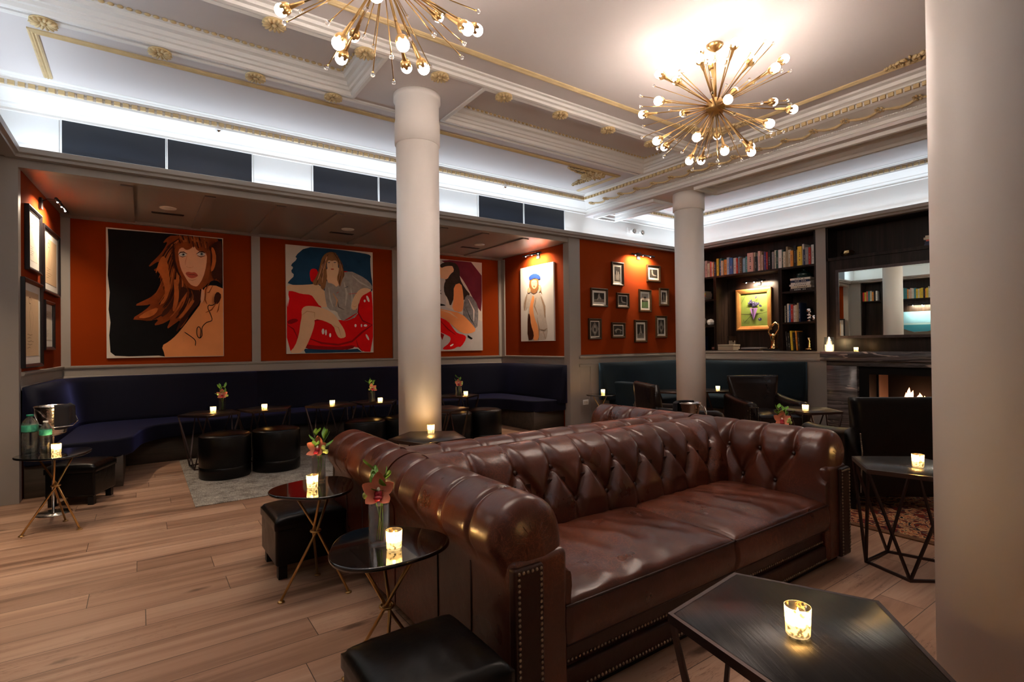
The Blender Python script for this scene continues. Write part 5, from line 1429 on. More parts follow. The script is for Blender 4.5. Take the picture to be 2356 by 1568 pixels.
# --- painting two
f2 = quad_uv((243, 247), (855, 303), (860, 1028), (247, 1037))
m2 = [P('canvas_cream'), P('prussian', (.012, .05, .11), .4, 5), P('signal_red', (.72, .004, .006), .12), P('deep_red', (.28, .004, .006), .3), P('skin_peach', (.80, .50, .30), .1), P('shirt_grey', (.34, .30, .27), .35, 18), P('hair_auburn', (.30, .13, .05), .35, 14), P('skin_pale'), P('white_high', (.85, .75, .70), .05), P('brown_dark'), P('shirt_light', (.50, .45, .41), .2, 20), P('lip_red'), P('skin_shadow', (.58, .30, .15), .15)]
I2 = [(1, [(372, 262), (500, 268), (640, 285), (800, 308), (846, 322), (838, 352), (846, 470), (856, 520), (855, 600), (700, 620), (400, 560), (250, 532), (262, 510), (300, 470), (272, 440), (292, 412), (270, 396), (318, 350), (300, 330)], 1),
      (2, [(398, 460), (405, 425), (430, 418), (455, 430), (470, 520), (410, 525)], 1), (2, [(620, 435), (680, 438), (700, 500), (640, 500)], 1),
      (2, [(247, 582), (300, 585), (400, 605), (440, 640), (480, 700), (520, 780), (640, 800), (745, 770), (752, 660), (780, 610), (820, 585), (858, 590), (860, 1028), (775, 1026), (735, 985), (640, 1008), (480, 1006), (362, 995), (350, 1010), (247, 1036)], 1),
      (3, [(247, 800), (300, 780), (330, 800), (260, 830)], 1), (3, [(362, 968), (470, 985), (600, 990), (730, 975), (700, 1008), (560, 1016), (400, 1008), (358, 994)], 1), (3, pl([(400, 930), (480, 962), (600, 975), (700, 950), (780, 880), (855, 830)], 14), 0), (3, pl([(752, 640), (745, 740), (780, 800), (855, 830)], 10), 0), (3, pl([(730, 940), (745, 990), (780, 1026)], 9), 0), (3, pl([(430, 800), (470, 790), (560, 800)], 12), 0), (3, pl([(250, 830), (290, 860), (320, 930)], 8), 0), (1, [(355, 1002), (480, 1010), (640, 1012), (740, 1004), (775, 1028), (370, 1036)], 0),
      (8, el(820, 640, 9, 26, 10, -.4), 1), (8, el(795, 655, 8, 10, 8), 0), (8, el(490, 878, 10, 22, 8), 0), (8, el(510, 885, 6, 22, 8), 0), (8, el(540, 905, 7, 16, 8), 0), (8, el(725, 835, 8, 12, 8), 0), (8, el(770, 835, 6, 12, 8), 0), (8, el(800, 835, 14, 9, 8), 0), (8, el(815, 920, 8, 26, 8, -.5), 1), (8, [(250, 580), (252, 700), (262, 640)], 0),
      (4, [(247, 538), (330, 540), (410, 535), (450, 530), (490, 560), (520, 640), (525, 700), (470, 700), (430, 640), (410, 610), (340, 605), (290, 585), (247, 580)], 1),
      (4, [(345, 770), (342, 720), (362, 695), (400, 690), (470, 700), (540, 730), (585, 770), (600, 800), (640, 860), (652, 900), (650, 922), (605, 930), (580, 890), (565, 835), (500, 800), (430, 785), (432, 830), (400, 930), (352, 1034), (258, 1034), (300, 985), (326, 900), (335, 820)], 1),
      (12, pl([(345, 760), (380, 730), (432, 740), (432, 780)], 6), 0), (12, pl([(565, 835), (600, 850), (620, 920)], 5), 0),
      (5, [(518, 498), (560, 510), (620, 450), (690, 438), (730, 455), (800, 490), (853, 540), (850, 578), (790, 560), (740, 590), (735, 680), (742, 762), (690, 790), (632, 806), (600, 770), (590, 730), (525, 720), (505, 640), (500, 560)], 1),
      (10, pl([(700, 470), (760, 520), (840, 560)], 12), 0), (10, pl([(530, 560), (540, 640), (560, 700)], 12), 0), (10, pl([(640, 520), (660, 600), (650, 690)], 16), 0), (9, pl([(590, 640), (600, 700), (640, 720)], 5), 0), (12, pl([(560, 600), (590, 650), (580, 700)], 12), 0), (10, pl([(690, 560), (700, 640), (690, 720)], 12), 0),
      (4, [(853, 575), (800, 558), (755, 570), (715, 620), (692, 680), (696, 720), (730, 722), (750, 670), (770, 620), (820, 595)], 1), (12, pl([(700, 690), (720, 700), (735, 690)], 4), 0),
      (2, pl([(640, 800), (680, 780), (735, 745)], 12), 0), (1, pl([(645, 560), (670, 550)], 10), 0), (2, pl([(675, 605), (735, 600)], 7), 0), (2, pl([(585, 600), (600, 590)], 7), 0),
      (4, [(512, 400), (610, 400), (620, 500), (590, 560), (560, 530), (515, 520)], 1),
      (6, [(540, 296), (505, 310), (480, 345), (468, 400), (450, 470), (412, 528), (440, 545), (470, 530), (478, 570), (500, 575), (520, 490), (514, 430), (512, 370), (560, 352), (600, 380), (604, 440), (586, 490), (600, 530), (610, 560), (625, 500), (650, 460), (620, 400), (600, 330), (575, 302)], 1),
      (4, [(514, 372), (540, 352), (590, 360), (598, 400), (592, 440), (572, 468), (548, 470), (524, 440)], 2), (6, [(505, 350), (540, 330), (590, 340), (598, 372), (575, 358), (550, 366), (530, 356), (512, 376)], 1),
      (9, pl([(520, 374), (542, 372)], 6), 0), (9, pl([(562, 374), (586, 372)], 6), 0), (1, el(532, 377, 5, 3, 8), 0), (1, el(574, 376, 5, 3, 8), 0), (12, pl([(556, 380), (560, 404), (552, 410)], 3), 0), (11, el(556, 424, 12, 5, 10), 0), (9, pl([(545, 424), (568, 424)], 2), 0), (9, pl([(470, 440), (450, 520), (440, 540)], 4), 0), (9, pl([(604, 440), (600, 500)], 5), 0)]
picture('portrait_painting', 'large unframed painting of a woman in a grey top on a glossy red armchair', 'painting', (1.705, 8.05, 1.21), 1.285, 1.57, 0, m2[0], .006, .03, 0, 'large figure paintings in the niche', art_tri(m2, I2 + I2x, f2), canvas_prof)
# --- painting three
f3 = quad_uv((1292, 342), (1633, 375), (1640, 1010), (1296, 1020))
m3 = [P('canvas_cream'), P('maroon', (.14, .015, .03), .35, 5), P('skin_peach'), P('skin_orange'), P('hair_dark', (.035, .022, .018), .6, 16), P('silver_cloth', (.22, .21, .22), .6, 22), P('signal_red'), P('deep_red'), P('black'), P('pale_grey_paint', (.55, .51, .50), .1), P('white_high')]
I3 = [(9, [(1292, 342), (1440, 355), (1440, 700), (1640, 800), (1640, 1010), (1296, 1020)], 0), (1, [(1400, 352), (1633, 376), (1636, 740), (1612, 700), (1580, 620), (1540, 520), (1500, 450), (1460, 400)], 1),
      (8, [(1292, 345), (1380, 355), (1400, 400), (1378, 430), (1386, 500), (1410, 540), (1388, 545), (1380, 620), (1388, 670), (1436, 682), (1436, 692), (1292, 694)], 1), (8, [(1388, 580), (1398, 590), (1416, 575), (1408, 592), (1418, 608), (1400, 600), (1388, 610), (1392, 594)], 0),
      (4, [(1440, 372), (1490, 378), (1512, 420), (1512, 490), (1540, 560), (1575, 612), (1540, 650), (1505, 640), (1498, 560), (1480, 640), (1462, 700), (1450, 640), (1430, 600), (1428, 540), (1440, 500), (1420, 480)], 1),
      (2, [(1406, 392), (1440, 384), (1470, 392), (1484, 436), (1462, 460), (1446, 500), (1422, 494), (1410, 488), (1412, 468), (1402, 446), (1410, 424)], 1), (4, [(1408, 388), (1450, 368), (1500, 384), (1508, 440), (1482, 430), (1478, 400), (1440, 402), (1412, 420)], 1),
      (3, [(1480, 540), (1520, 520), (1532, 600), (1534, 700), (1520, 740), (1470, 720), (1480, 640)], 1), (5, [(1545, 605), (1580, 620), (1612, 680), (1616, 760), (1608, 866), (1560, 820), (1530, 770), (1530, 700)], 1), (10, pl([(1560, 640), (1590, 720), (1590, 800)], 7), 0), (8, pl([(1545, 700), (1570, 780), (1600, 840)], 4), 0),
      (3, [(1330, 740), (1380, 702), (1440, 722), (1520, 742), (1580, 820), (1606, 868), (1570, 892), (1520, 888), (1470, 830), (1420, 770), (1360, 765)], 1), (2, pl([(1400, 716), (1460, 740), (1500, 780)], 10), 0),
      (6, [(1360, 780), (1400, 770), (1450, 800), (1480, 860), (1500, 890), (1540, 900), (1550, 925), (1520, 990), (1500, 985), (1480, 1004), (1430, 1010), (1420, 998), (1458, 960), (1466, 920), (1440, 900), (1390, 870)], 1), (7, pl([(1410, 800), (1450, 860), (1490, 900)], 8), 0), (8, [(1556, 900), (1584, 925), (1576, 934), (1556, 918)], 0), (10, el(1470, 975, 5, 12, 8, .8), 0), (7, [(1390, 870), (1430, 900), (1420, 940), (1408, 900), (1400, 950)], 0)]
picture('portrait_painting', 'large unframed painting of a crouching long-haired woman in red boots, partly behind the large column', 'painting', (3.735, 8.05, 1.21), 1.275, 1.57, 0, m3[0], .006, .03, 0, 'large figure paintings in the niche', art_tri(m3, I3, f3), canvas_prof)
# --- painting four, on the right side wall of the niche
f4 = quad_uv((1903, 432), (2135, 388), (2147, 942), (1912, 948))
m4 = [P('canvas_white', (.74, .70, .66), .06), P('cobalt', (.02, .06, .36), .3), P('hat_pale', (.30, .38, .62), .2), P('skin_peach'), P('hair_auburn'), P('fur_taupe', (.36, .24, .16), .4, 25), P('fur_light', (.56, .48, .42), .2, 20), P('skin_orange'), P('brown_dark'), P('lip_red')]
I4 = [(6, [(1970, 590), (1930, 650), (1925, 720), (1945, 735), (1968, 700), (1955, 780), (1960, 942), (2080, 940), (2098, 930), (2106, 860), (2090, 780), (2088, 700), (2060, 620), (2030, 590)], 1), (5, pl([(1955, 610), (1940, 680), (1935, 730)], 12), 0), (5, pl([(2055, 630), (2080, 700), (2085, 780)], 14), 0), (5, pl([(2020, 640), (2010, 700), (2035, 760)], 9), 0), (5, pl([(2040, 860), (2080, 870), (2100, 855)], 8), 0), (5, pl([(2075, 880), (2090, 930)], 10), 0), (5, pl([(2030, 780), (2045, 860), (2040, 940)], 8), 0),
      (7, [(1998, 615), (2012, 640), (1998, 700), (2010, 780), (2040, 850), (2045, 942), (1998, 942), (1985, 800), (1970, 730), (1985, 660)], 1), (8, [(1962, 748), (1978, 760), (1985, 830), (2010, 900), (2000, 940), (1960, 942)], 1),
      (4, [(1976, 505), (1968, 560), (1985, 600), (2008, 612), (2035, 590), (2040, 520), (2030, 500)], 1), (3, [(1985, 512), (2030, 512), (2030, 550), (2016, 575), (2000, 576), (1986, 552)], 2), (4, pl([(2028, 520), (2040, 560), (2062, 608)], 9), 0), (3, [(1955, 580), (1975, 560), (1985, 590), (1965, 610)], 1), (3, [(2038, 545), (2056, 550), (2055, 590), (2040, 600)], 1),
      (2, [(1980, 425), (2045, 415), (2048, 480), (1978, 490)], 1), (1, [(1968, 486), (2010, 462), (2052, 482), (2050, 512), (2012, 496), (1972, 516)], 1), (1, pl([(2008, 420), (2010, 470)], 5), 0), (8, pl([(1990, 530), (2002, 530)], 4), 0), (8, pl([(2016, 528), (2027, 528)], 4), 0), (9, el(2008, 556, 7, 3, 8), 0)]
picture('portrait_painting', 'tall narrow unframed painting of a woman in a blue top hat', 'painting', (5.45, 7.42, 1.36), .90, 1.27, R(-90), m4[0], .006, .03, 0, None, art_tri(m4, I4, f4), canvas_prof)
bk_light('picture_light', 'black picture light above the blue top hat painting in the niche', (5.45, 6.93, 2.80), R(90), .50, PICT, out=.15)
bk_light('picture_light', 'black picture light above the white-mounted drawings on the left niche side', (-.81, 6.95, 2.76), R(-93), .60, PICT * .8, out=.17)
bk_light('picture_light', 'black picture light above the small framed photographs on the orange wall', (6.93, YB - .012, 2.79), R(180), .56, PICT, out=.12)
# --- framed drawings on the left niche side wall
dm = [P('drawing_paper', (.62, .44, .28), .12, 5), P('sepia_line', (.10, .05, .03), .2)]
dm2 = [P('drawing_paper_pale', (.70, .64, .55), .08, 5), P('sepia_line')]
def drawing(seed):
    r_ = random.Random(seed); it = []
    cx = .35; it.append((1, pl([(cx + .08 * math.cos(a / 3), .86 + .05 * math.sin(a / 3)) for a in range(0, 17)], .012), 0))
    it.append((1, pl([(cx + .03, .81), (cx + .05, .76), (cx - .04, .66), (cx + .02, .5), (cx - .02, .38)], .008), 0))
    for k in range(5): y = .12 + .05 * k; it.append((1, pl([(.12 + .1 * j, y + .008 * ((j + k) % 3)) for j in range(4 + k % 3)], .006), 0))
    it.append((1, pl([(cx + .06, .75), (cx + .25, .6), (cx + .1, .35)], .006), 0))
    return it
idf = lambda p: p
wallx = lambda y: -.855 + .1 * (y - 6.2) / 1.85 + .003
for i, (ya, yb, za, zb, mats, lab) in enumerate(((6.35, 6.89, 2.03, 2.62, dm2, 'black framed pale drawing, upper left of the four on the niche side wall'), (6.98, 7.79, 1.89, 2.57, dm, 'black framed sepia drawing, upper right and largest of the four on the niche side wall'),
                                                (6.19, 6.92, 1.145, 1.945, dm, 'black framed tall sepia drawing, lower left of the four on the niche side wall'), (7.02, 7.49, 1.303, 1.81, dm2, 'black framed small drawing, lower right of the four on the niche side wall'))):
    picture('framed_drawing', lab, 'drawing', (wallx(ya), ya, za), yb - ya, zb - za, R(90 - 3.1), M['blackframe'], .035, .032, .07, 'framed drawings on the left niche side', art_tri(mats, drawing(i), idf), mountm=M['white'])
# --- ten small framed photographs on the orange wall
sm = [P('photo_dark', (.05, .042, .035), .5, 9), P('photo_mid', (.20, .17, .14), .4, 9), P('photo_light', (.36, .31, .26), .3, 9), P('photo_green', (.10, .16, .07), .3, 9)]
def fig(kind):
    L2 = 2
    if kind == 'sit': return [(1, [(0, 0), (1, 0), (1, .35), (0, .3)], 0), (L2, [(.45, .85), (.55, .82), (.6, .6), (.75, .35), (.6, .3), (.5, .42), (.35, .2), (.25, .25), (.4, .5), (.38, .7)], 1), (L2, el(.5, .86, .06, .07), 0)]
    if kind == 'arch': return [(L2, [(.08, .42), (.2, .6), (.45, .72), (.7, .62), (.92, .5), (.9, .42), (.7, .5), (.5, .55), (.3, .45), (.28, .2), (.22, .2), (.2, .4)], 1), (L2, pl([(.7, .58), (.75, .35), (.72, .18)], .05), 0)]
    if kind == 'rec': return [(L2, [(.25, .8), (.4, .85), (.42, .6), (.5, .4), (.9, .3), (.9, .22), (.45, .22), (.3, .4), (.3, .6)], 1), (L2, el(.35, .85, .07, .07), 0)]
    if kind == 'stand': return [(1, [(0, 0), (1, 0), (1, .2), (0, .2)], 0), (L2, [(.4, .8), (.6, .8), (.62, .5), (.56, .1), (.44, .1), (.4, .5)], 1), (L2, el(.5, .87, .06, .06), 0), (L2, pl([(.4, .75), (.25, .6), (.35, .5)], .05), 0)]
    if kind == 'group': return [(1, [(.05, .05), (.95, .05), (.95, .5), (.05, .45)], 0), (L2, [(.2, .1), (.3, .7), (.45, .75), (.5, .3), (.6, .7), (.75, .65), (.85, .1)], 1), (0, el(.35, .8, .08, .07), 0), (0, el(.65, .78, .08, .07), 0)]
    if kind == 'field': return [(3, [(0, 0), (1, 0), (1, .45), (0, .4)], 0), (L2, [(0, .55), (1, .5), (1, 1), (0, 1)], 0), (1, [(.2, .5), (.8, .48), (.7, .62), (.3, .62)], 1), (L2, pl([(.45, .45), (.4, .1)], .05), 0), (0, el(.5, .72, .2, .07), 0)]
    return [(1, [(.5, 1), (1, .5), (.5, 0), (0, .5)], 0), (L2, [(.5, .85), (.75, .5), (.55, .1), (.3, .3), (.35, .6)], 1), (0, el(.5, .45, .12, .15), 0)]
frames = [((6.28, 6.56, 2.255, 2.64), 'group', 'tall light-framed photograph of figures, top left'), ((7.14, 7.49, 2.37, 2.66), 'rec', 'framed photograph of a reclining figure, top right'),
          ((5.81, 6.18, 1.895, 2.19), 'sit', 'framed photograph of a seated figure, leftmost of the middle row'), ((6.39, 6.685, 1.89, 2.14), 'rec', 'small dark framed photograph of a curled figure, second of the middle row'),
          ((6.93, 7.24, 1.84, 2.225), 'field', 'tall framed photograph with green lawn, third of the middle row'), ((7.46, 7.71, 1.96, 2.275), 'stand', 'framed photograph of a standing figure, rightmost of the middle row'),
          ((5.755, 6.03, 1.375, 1.705), 'abs', 'framed photograph of an angular pale figure, leftmost of the bottom row'), ((6.265, 6.58, 1.395, 1.65), 'arch', 'dark framed photograph of an arched figure, second of the bottom row'),
          ((6.81, 7.12, 1.32, 1.70), 'sit', 'tall framed photograph of a crouched figure, third of the bottom row'), ((7.355, 7.65, 1.395, 1.785), 'abs', 'framed photograph of a dancer, rightmost of the bottom row')]
for (xa, xb, za, zb), kind, lab in frames:
    picture('framed_photograph', lab, 'photograph', (xa, YB - .012, za), xb - xa, zb - za, 0, M['oldframe'], .036, .028, .036 if kind not in ('rec', 'arch', 'abs') or xb > 7.3 else .016, 'small framed photographs on the orange wall', art_tri(sm, fig(kind), idf))

# ================================================================== CANDLES, FLOWERS, BOTTLES
HT, HP = .585, .55
def make_votive():
    t = thing('votive_candle', '', 'candle', group='gold glass votive candles')
    MB().lathe([(.0245, 0), (.0275, .004), (.030, .07), (.0285, .07), (.0262, .008), (1e-6, .006)], n=32).build('glass_cup', M['votive'], t)
    MB().lathe([(.0255, .0075), (.0268, .032), (1e-6, .031)], n=24).build('wax', M['wax'], t)
    MB().lathe([(1e-6, .034), (.0045, .039), (.0055, .045), (.003, .056), (1e-6, .066)], n=12).build('flame', M['flame'], t)
    light('flame_light', 'POINT', (0, 0, .066), CANDLE, (1, .62, .30), .008, parent=t)
    return t
V0 = make_votive()
votives = [(-.505, 5.06, HP, 'on the far left tripod table beside the water bottles'), (.745, 2.92, HP, 'on the middle tripod table before the vase'), (.765, 1.86, HP, 'on the nearest tripod table beside the vase'),
           (5.66, 5.68, HP, 'on the small tripod table by the grey wall'), (.655, 6.70, HT, 'on the leftmost table by the navy banquette, left of flowers'), (1.16, 6.60, HT, 'on the second table by the navy banquette'),
           (1.90, 6.50, HT, 'on the third table by the navy banquette'), (2.47, 6.41, HT, 'on the table just left of the large column'), (3.745, 6.46, HT, 'on the table right of the large column beside the flowers'),
           (1.945, 3.93, HT, 'on the table directly behind the sofas'), (3.597, 1.126, HT, 'on the right-hand table beside the near column'), (5.58, 2.70, HT, 'on the table in front of the fireplace armchair'),
           (7.03, 4.665, HT, 'on the teal banquette table right of the far column'), (1.31, .66, HT, 'on the large foreground table, the nearest and brightest one'), (7.86, 3.13, 1.16, 'on the marble mantel under the mirror')]
for i, (x, y, z, lab) in enumerate(votives):
    if i == 0: place(V0, (x, y, z), 0); V0['label'] = 'lit gold glass votive candle ' + lab
    else:
        o = dup(V0, 'lit gold glass votive candle ' + lab, (x, y, z), i * 1.3)
        if 'mantel' in lab: o.scale = (.9, .9, .8)
t = thing('hurricane_candle', 'large clear glass hurricane candle at the left end of the marble mantel', 'candle', (7.88, 3.475, 1.16))
MB().lathe([(.04, 0), (.062, .01), (.07, .05), (.062, .2), (.0595, .2), (.0665, .05), (.058, .015), (1e-6, .01)], n=32).build('glass_shade', M['glass'], t)
MB().lathe([(.038, .012), (.038, .09), (1e-6, .088)], n=24).build('wax', M['wax'], t)
MB().lathe([(1e-6, .09), (.009, .10), (.01, .11), (1e-6, .14)], n=12).build('flame', M['flame'], t)
light('flame_light', 'POINT', (0, 0, .15), CANDLE * 2, (1, .62, .3), .01, parent=t)

def petal(mb, X, L_, Wd, cup=.25, mi=0):
    nu, nv = 9, 7
    def f(u, v):
        s = (v - .5) * 2; w_ = Wd * math.sin(PI * min(1, u * .92 + .06)) ** .75
        return (u * L_, s * w_ / 2, cup * L_ * (u * u) * .9 - (1 - s * s) * -.0 + .10 * Wd * s * s + .02 * L_ * math.sin(6 * u))
    o = len(mb.v); mb.grid(f, nu, nv, mi, True, X)
def orchid(x, y, z, sc, rot, label, group='small orchid sprays in square glass vases', rich=True, seed=1, vase=True, vlab=''):
    r_ = random.Random(seed)
    vh = .135 * sc; vw = .033 * sc
    if vase:
        v = thing('square_vase', vlab, 'vase', (x, y, z), rot * .6, 'square clear glass vases')
        q = MB(); q.lathe([(vw * .96, 0), (vw, .004), (vw, vh), (vw - .0035, vh), (vw - .0035, .018 * sc), (1e-6, .016 * sc)], n=40, sq=7)
        q.build('glass_body', M['vaseglass'], v)
    t = thing('orchid_spray', label, 'flowers', (x, y, z + .001), rot, group)
    mb = MB()
    tips = [(.02, -.0, vh + .035 * sc), (-.025, .01, vh + .10 * sc), (.03, .02, vh + .12 * sc)]
    for k, (a, b, c) in enumerate(tips): mb.tube([(.01 * (k - 1), -.01 * k, .018), (.006 * k, .01 * (k - 1), vh * .5), (a * .4, b * .4, vh), (a, b, c)], .0022, 6)
    mb.build('stem', M['leaf'], t)
    # bloom
    fc = Vector((0, 0, vh + .035 * sc)); B_ = Matrix.Translation(fc) @ Matrix.Rotation(R(-60), 4, 'X') if False else Matrix.Translation(fc)
    tilt = Matrix.Rotation(R(58), 4, 'X')   # faces local -y
    mb = MB()
    for k, (a, L_, W_) in enumerate(((90, .064, .042), (20, .058, .040), (160, .058, .040), (-50, .062, .034), (230, .062, .034))):
        X = B_ @ tilt @ Matrix.Rotation(R(a), 4, 'Z') @ Matrix.Translation((.003, 0, 0)) @ Matrix.Rotation(R(-8), 4, 'Y')
        petal(mb, X, L_ * sc * .98, W_ * sc * 1.12, .55)
    bl = mb.build('bloom', M['petal'], t)
    mb = MB(); X = B_ @ tilt
    mb.ball((0, -.008 * sc, .012 * sc), .013 * sc, 10, sc=(1.1, 1.3, .9), X=X); mb.ball((0, -.024 * sc, .020 * sc), .010 * sc, 8, sc=(1.5, 1, .6), X=X)
    mb.ball((0, .006 * sc, .018 * sc), .006 * sc, 8, 1, sc=(1, 1.6, 1), X=X)
    mb.build('flower_lip', [M['lip'], M['mat_board']], bl)
    # leaves and buds
    for k in range(11 if rich else 6):
        a = r_.uniform(0, 2 * PI); zz = vh + r_.uniform(.03, .125) * sc; mb = MB()
        bx_ = tips[1 + k % 2]
        X = Matrix.Translation((bx_[0] * .8, bx_[1], zz)) @ Matrix.Rotation(a, 4, 'Z') @ Matrix.Rotation(R(-r_.uniform(10, 60)), 4, 'Y')
        petal(mb, X, r_.uniform(.045, .07) * sc, .026 * sc, .15); mb.build('leaf', M['leaf'], t)
    for k in range(3 if rich else 1):
        mb = MB(); mb.ball((r_.uniform(.035, .06) * sc * r_.choice([-1, 1, 1]), r_.uniform(-.04, .0), vh + r_.uniform(.02, .06) * sc), .011 * sc, 10, sc=(1, 1, 1.15)); mb.build('bud', M['bud'], t)
    return t
orchid(.74, 1.945, HP, 1.12, R(-25), 'salmon orchid bloom with green leaves in the vase on the nearest tripod table', seed=3, rich=False, vlab='square clear glass vase on the nearest tripod table')
orchid(.81, 3.04, HP, 1.05, R(-40), 'salmon orchid with leafy sprig and pale buds in the vase on the middle tripod table', seed=4, vlab='square clear glass vase on the middle tripod table')
orchid(.755, 6.80, HT, 1.05, R(-10), 'small salmon orchid spray on the leftmost table by the navy banquette', seed=5, vlab='square clear glass vase on the leftmost table by the navy banquette')
orchid(2.40, 6.52, HT, 1.05, R(20), 'small orchid spray on the table just left of the large column', seed=6, vlab='square clear glass vase on the table just left of the large column')
orchid(3.625, 6.45, HT, 1.05, R(-20), 'small orchid spray on the table right of the large column', seed=7, vlab='square clear glass vase on the table right of the large column')
# flower behind the sofa arm stands on a small round table, only the bloom shows
ot = dup(TP, 'brass tripod table hidden behind the sofa arm, carrying a flower vase', (3.84, 2.04, 0), R(10))
orchid(3.79, 2.00, HP, 1.05, R(-60), 'salmon orchid spray peeking over the right arm of the front sofa', seed=8, vlab='square clear glass vase hidden behind the right arm of the front sofa')

def bottle(x, y, z, r, h, capm, lab, seed=0):
    t = thing('water_bottle', lab, 'bottle', (x, y, z), seed, 'clear plastic water bottles')
    prof = [(r * .75, 0), (r * .97, .008)]
    n = 9
    for k in range(n + 1):
        zz = .012 + h * .50 * k / n; prof += [(r * (.93 + .04 * (k % 2)), zz), (r * (.99 - .03 * (k % 2)), zz + h * .5 / n * .5)]
    prof += [(r, h * .56), (r, h * .74), (r * .9, h * .80), (r * .62, h * .88), (r * .36, h * .93), (r * .34, h * .955), (r * .30, h * .955)]
    MB().lathe(prof + [(r * .28, h * .93), (r * .55, h * .88), (r * .94, h * .74), (r * .9, h * .3), (r * .7, .006), (1e-6, .006)], n=36).build('bottle_body', M['plastic'], t)
    MB().lathe([(r * 1.006, h * .575), (r * 1.012, h * .58), (r * 1.012, h * .73), (r * 1.006, h * .735)], n=36).build('label', M['labelgreen'], t)
    MB().lathe([(r * .42, h * .95), (r * .42, h), (1e-6, h)], n=24).build('cap', capm, t)
bottle(-.66, 5.16, HP, .048, .285, M['capgreen'], 'larger clear water bottle with green cap on the far left tripod table', .4)
bottle(-.57, 5.12, HP, .036, .235, M['outlet'], 'smaller clear water bottle with white cap on the far left tripod table', 1.2)

def bucket(name, lab, x, y, z, r, h, rot, nap):
    t = thing(name, lab, 'ice bucket', (x, y, z), rot, 'hammered silver ice buckets')
    mb = MB(); mb.lathe([(r * .72, 0), (r * .76, .01), (r * .98, h * .94), (r * 1.03, h), (r * 1.0, h + .004), (r * .93, h * .96), (r * .70, .015), (1e-6, .015)], n=40); mb.build('body', M['silver'], t)
    hd = MB()
    hd.tube([(r * 1.0, -.0, h * .9), (r * 1.14, -.03, h * .72), (r * 1.12, -.09, h * .42), (r * .5, -.16, h * .30), (-r * .5, -.16, h * .30), (-r * 1.12, -.09, h * .42), (-r * 1.14, -.03, h * .72), (-r * 1.0, 0, h * .9)] if not nap else [(r * 1.0, 0, h * .9), (r * 1.15, 0, h * .8), (r * 1.3, -.02, h * .45), (r * 1.45, -.02, h * .3), (r * 1.5, 0, h * .45), (r * 1.42, .02, h * .75)], .004, 8)
    hd.build('handle', M['chrome'], t)
    return t
bucket('ice_bucket', 'hammered silver ice bucket behind the water bottles at the far left', -.575, 5.56, .635, .115, .22, R(30), False)
st = thing('bucket_stand', 'slim silver floor stand carrying the ice bucket at the far left', 'stand', (-.575, 5.56, 0))
MB().lathe([(.12, 0), (.115, .008), (.02, .016)], n=32).build('base', M['silver'], st)
MB().tube([(0, 0, .01), (0, 0, .62)], .009, 10).build('pole', M['chrome'], st); MB().lathe([(.012, .61), (.06, .628), (.062, .634), (1e-6, .634)], n=24).build('tray', M['silver'], st)
def drape(name, lab, x, y, z, r, h, a0, a1, rot):
    mb = MB()
    def f(u, v):
        a = a0 + (a1 - a0) * u; fold = .012 * math.sin(9 * a) * v
        if v < .3: q = r * (.80 + .28 * v / .3); zz = h * (1 + .05 * math.sin(PI * v / .3)) + .006
        else: q = r * 1.09 + fold + .01; zz = h + .006 - (v - .3) / .7 * h * (.75 + .1 * math.sin(3 * a))
        return (q * math.cos(a), q * math.sin(a), zz)
    mb.grid(f, 36, 22)
    o = mb.build(name, M['napkin']); sd = o.modifiers.new('t', 'SOLIDIFY'); sd.thickness = .004; sd.offset = 1
    place(o, (x, y, z), rot); return tag(o, lab, 'napkin', 'black linen napkins')
drape('folded_napkin', 'black linen napkin draped over the ice bucket at the far left', -.575, 5.56, .635, .115, .22, R(15), R(115), R(-95))
bs = dup(st, 'slim silver floor stand hidden behind the sofas, carrying an ice bucket', (3.90, 2.88, 0), 0)
bucket('ice_bucket', 'hammered silver ice bucket with loop handle behind the sofas', 3.90, 2.88, .635, .105, .145, R(-35), True)
drape('folded_napkin', 'black linen napkin draped over the ice bucket behind the sofas', 3.90, 2.88, .635, .105, .145, R(40), R(200), R(-30))

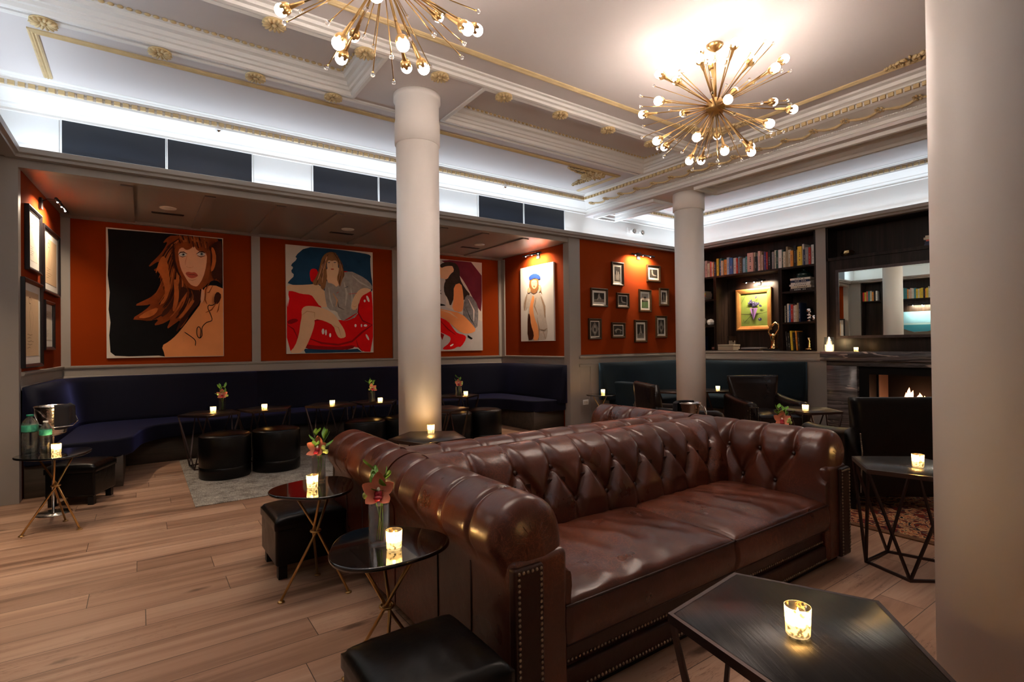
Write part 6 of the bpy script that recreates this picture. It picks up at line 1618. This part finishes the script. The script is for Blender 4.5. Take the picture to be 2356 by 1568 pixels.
# ================================================================== STARBURST CHANDELIERS
def make_chandelier():
    t = thing('starburst_chandelier', '', 'chandelier', group='brass starburst chandeliers')
    BR = M['brass']; zc = -.47
    MB().lathe([(.062, 0), (.062, -.006), (.05, -.022), (.028, -.04), (.010, -.048), (.006, -.055)][::-1], n=32).build('ceiling_canopy', BR, t)
    mb = MB()
    for k in range(3): 
        pts = [(.009 * math.cos(a) if k % 2 else 0, 0 if k % 2 else .009 * math.cos(a), -.068 - .024 * k + .014 * math.sin(a)) for a in [2 * PI * i / 12 for i in range(13)]]
        mb.tube(pts, .0022, 6, caps=False)
    mb.build('chain', BR, t)
    MB().tube([(0, 0, -.135), (0, 0, zc + .07)], .0085, 12).build('centre_rod', BR, t)
    MB().ball((0, 0, zc), .075, 32, sc=(1, 1, .92)).build('hub', BR, t)
    C0 = Vector((0, 0, zc)); r_ = random.Random(4)
    A_, B_ = .575, .40
    def reach(d, k=1): return k / math.sqrt((d.x ** 2 + d.y ** 2) / A_ ** 2 + d.z ** 2 / B_ ** 2)
    # one template arm and one template crystal rod, pointing along +z with unit-ish length
    def q_to(d): return Vector((0, 0, 1)).rotation_difference(d).to_euler()
    def arm_meshes(L_):
        rod = MB().tube([(0, 0, .05), (0, 0, L_ - .10)], .0046, 8).lathe([(.0036, L_ - .11), (.007, L_ - .10), (.012, L_ - .035), (.0125, L_ - .03)], n=12)
        cup = MB(); nn = 30
        vs = []; fs = []
        prof = [(.008, -.034), (.018, -.029), (.026, -.020), (.030, -.010), (.031, -.003), (.030, .003)]
        for i, (rr, z) in enumerate(prof):
            for k in range(nn):
                a = 2 * PI * k / nn; zz = z
                if i == 5: zz = z + (.009 if k % 5 in (1, 2, 3) else -.012); 
                vs.append((rr * math.cos(a), rr * math.sin(a), L_ + zz))
        for i in range(5):
            for k in range(nn): fs.append((i * nn + k, i * nn + (k + 1) % nn, (i + 1) * nn + (k + 1) % nn, (i + 1) * nn + k))
        cup.add(vs, fs, 0, True)
        bulb = MB().ball((0, 0, L_ + .018), .031, 16)
        return rod, cup, bulb
    cache = {}
    def get(kind, L_):
        key = (kind, round(L_ / .02))
        if key not in cache:
            Lq = round(L_ / .02) * .02
            if kind == 'arm': cache[key] = [m_.build(n_, x_) for m_, n_, x_ in zip(arm_meshes(Lq), ('arm', 'bulb_cup', 'bulb'), (BR, BR, M['bulb']))]
            else: cache[key] = [MB().tube([(0, 0, .05), (0, 0, Lq)], .003, 6).lathe([(.0022, Lq - .012), (.0055, Lq - .002), (.0055, Lq)], n=8).build('crystal_rod', BR), MB().ball((0, 0, Lq + .010), .0115, 12).build('crystal_bead', M['crystal'])]
            for o in cache[key]: o['tmp'] = 1
        return cache[key]
    used = set()
    def put(kind, d, L_):
        tmpl = get(kind, L_); out = []
        for o in tmpl:
            c = o if o.name not in used and not o.get('u') else o.copy()
            if c is not o: COL.objects.link(c)
            o['u'] = 1; out.append(c)
        a = out[0]; a.parent = t; a.location = C0; a.rotation_euler = q_to(d)
        for c in out[1:]: c.parent = a; c.location = (0, 0, 0)
    n = 26
    for i in range(n):
        z = 1 - 2 * (i + .5) / n; ph = i * 2.39996 + .4; q = math.sqrt(1 - z * z); d = Vector((q * math.cos(ph), q * math.sin(ph), z * .92)).normalized()
        put('arm', d, reach(d, .93))
    n = 54
    for i in range(n):
        z = 1 - 2 * (i + .5) / n; ph = i * 2.39996 + 1.9; q = math.sqrt(1 - z * z); d = Vector((q * math.cos(ph), q * math.sin(ph), z)).normalized()
        put('rod', d, reach(d, r_.choice([.72, .85, 1.0, 1.08])))
    for o in [x for v in cache.values() for x in v]:
        for k in ('tmp', 'u'):
            if k in o: del o[k]
    for o in COL.objects:
        for k in ('tmp', 'u'):
            if k in o: del o[k]
    return t
ch = make_chandelier(); place(ch, (3.58, 2.36, 3.56), R(22)); ch['label'] = 'complete brass starburst chandelier with glowing globe bulbs hanging on the right'
dup(ch, 'brass starburst chandelier cut off by the top edge, only its lower bulbs visible', (.96, 2.40, 3.56), R(75))
# fill lamps added out of view to brighten columns, floor and niche
for i, (x, y) in enumerate(((-.4, .2), (1.2, -1.2), (3.2, -1.2), (4.8, -1.0), (7.1, .2), (7.1, 1.2), (-.95, 2.7), (.45, 3.15), (2.5, 1.3), (3.7, .1))):
    if x > 6: z = 3.51
    else: z = 3.56
    t = thing('added_fill_lamp', 'round fill lamp added on the ceiling, out of view', 'added fill lamp', (x, y, z), group='added fill lamps out of view')
    MB().lathe([(.09, -.006), (.095, -.002), (.095, 0), (.07, 0), (.07, -.006)], n=24).build('rim', M['outlet'], t); MB().lathe([(.07, -.004), (1e-6, -.004)], n=24).build('lens', M['down'], t)
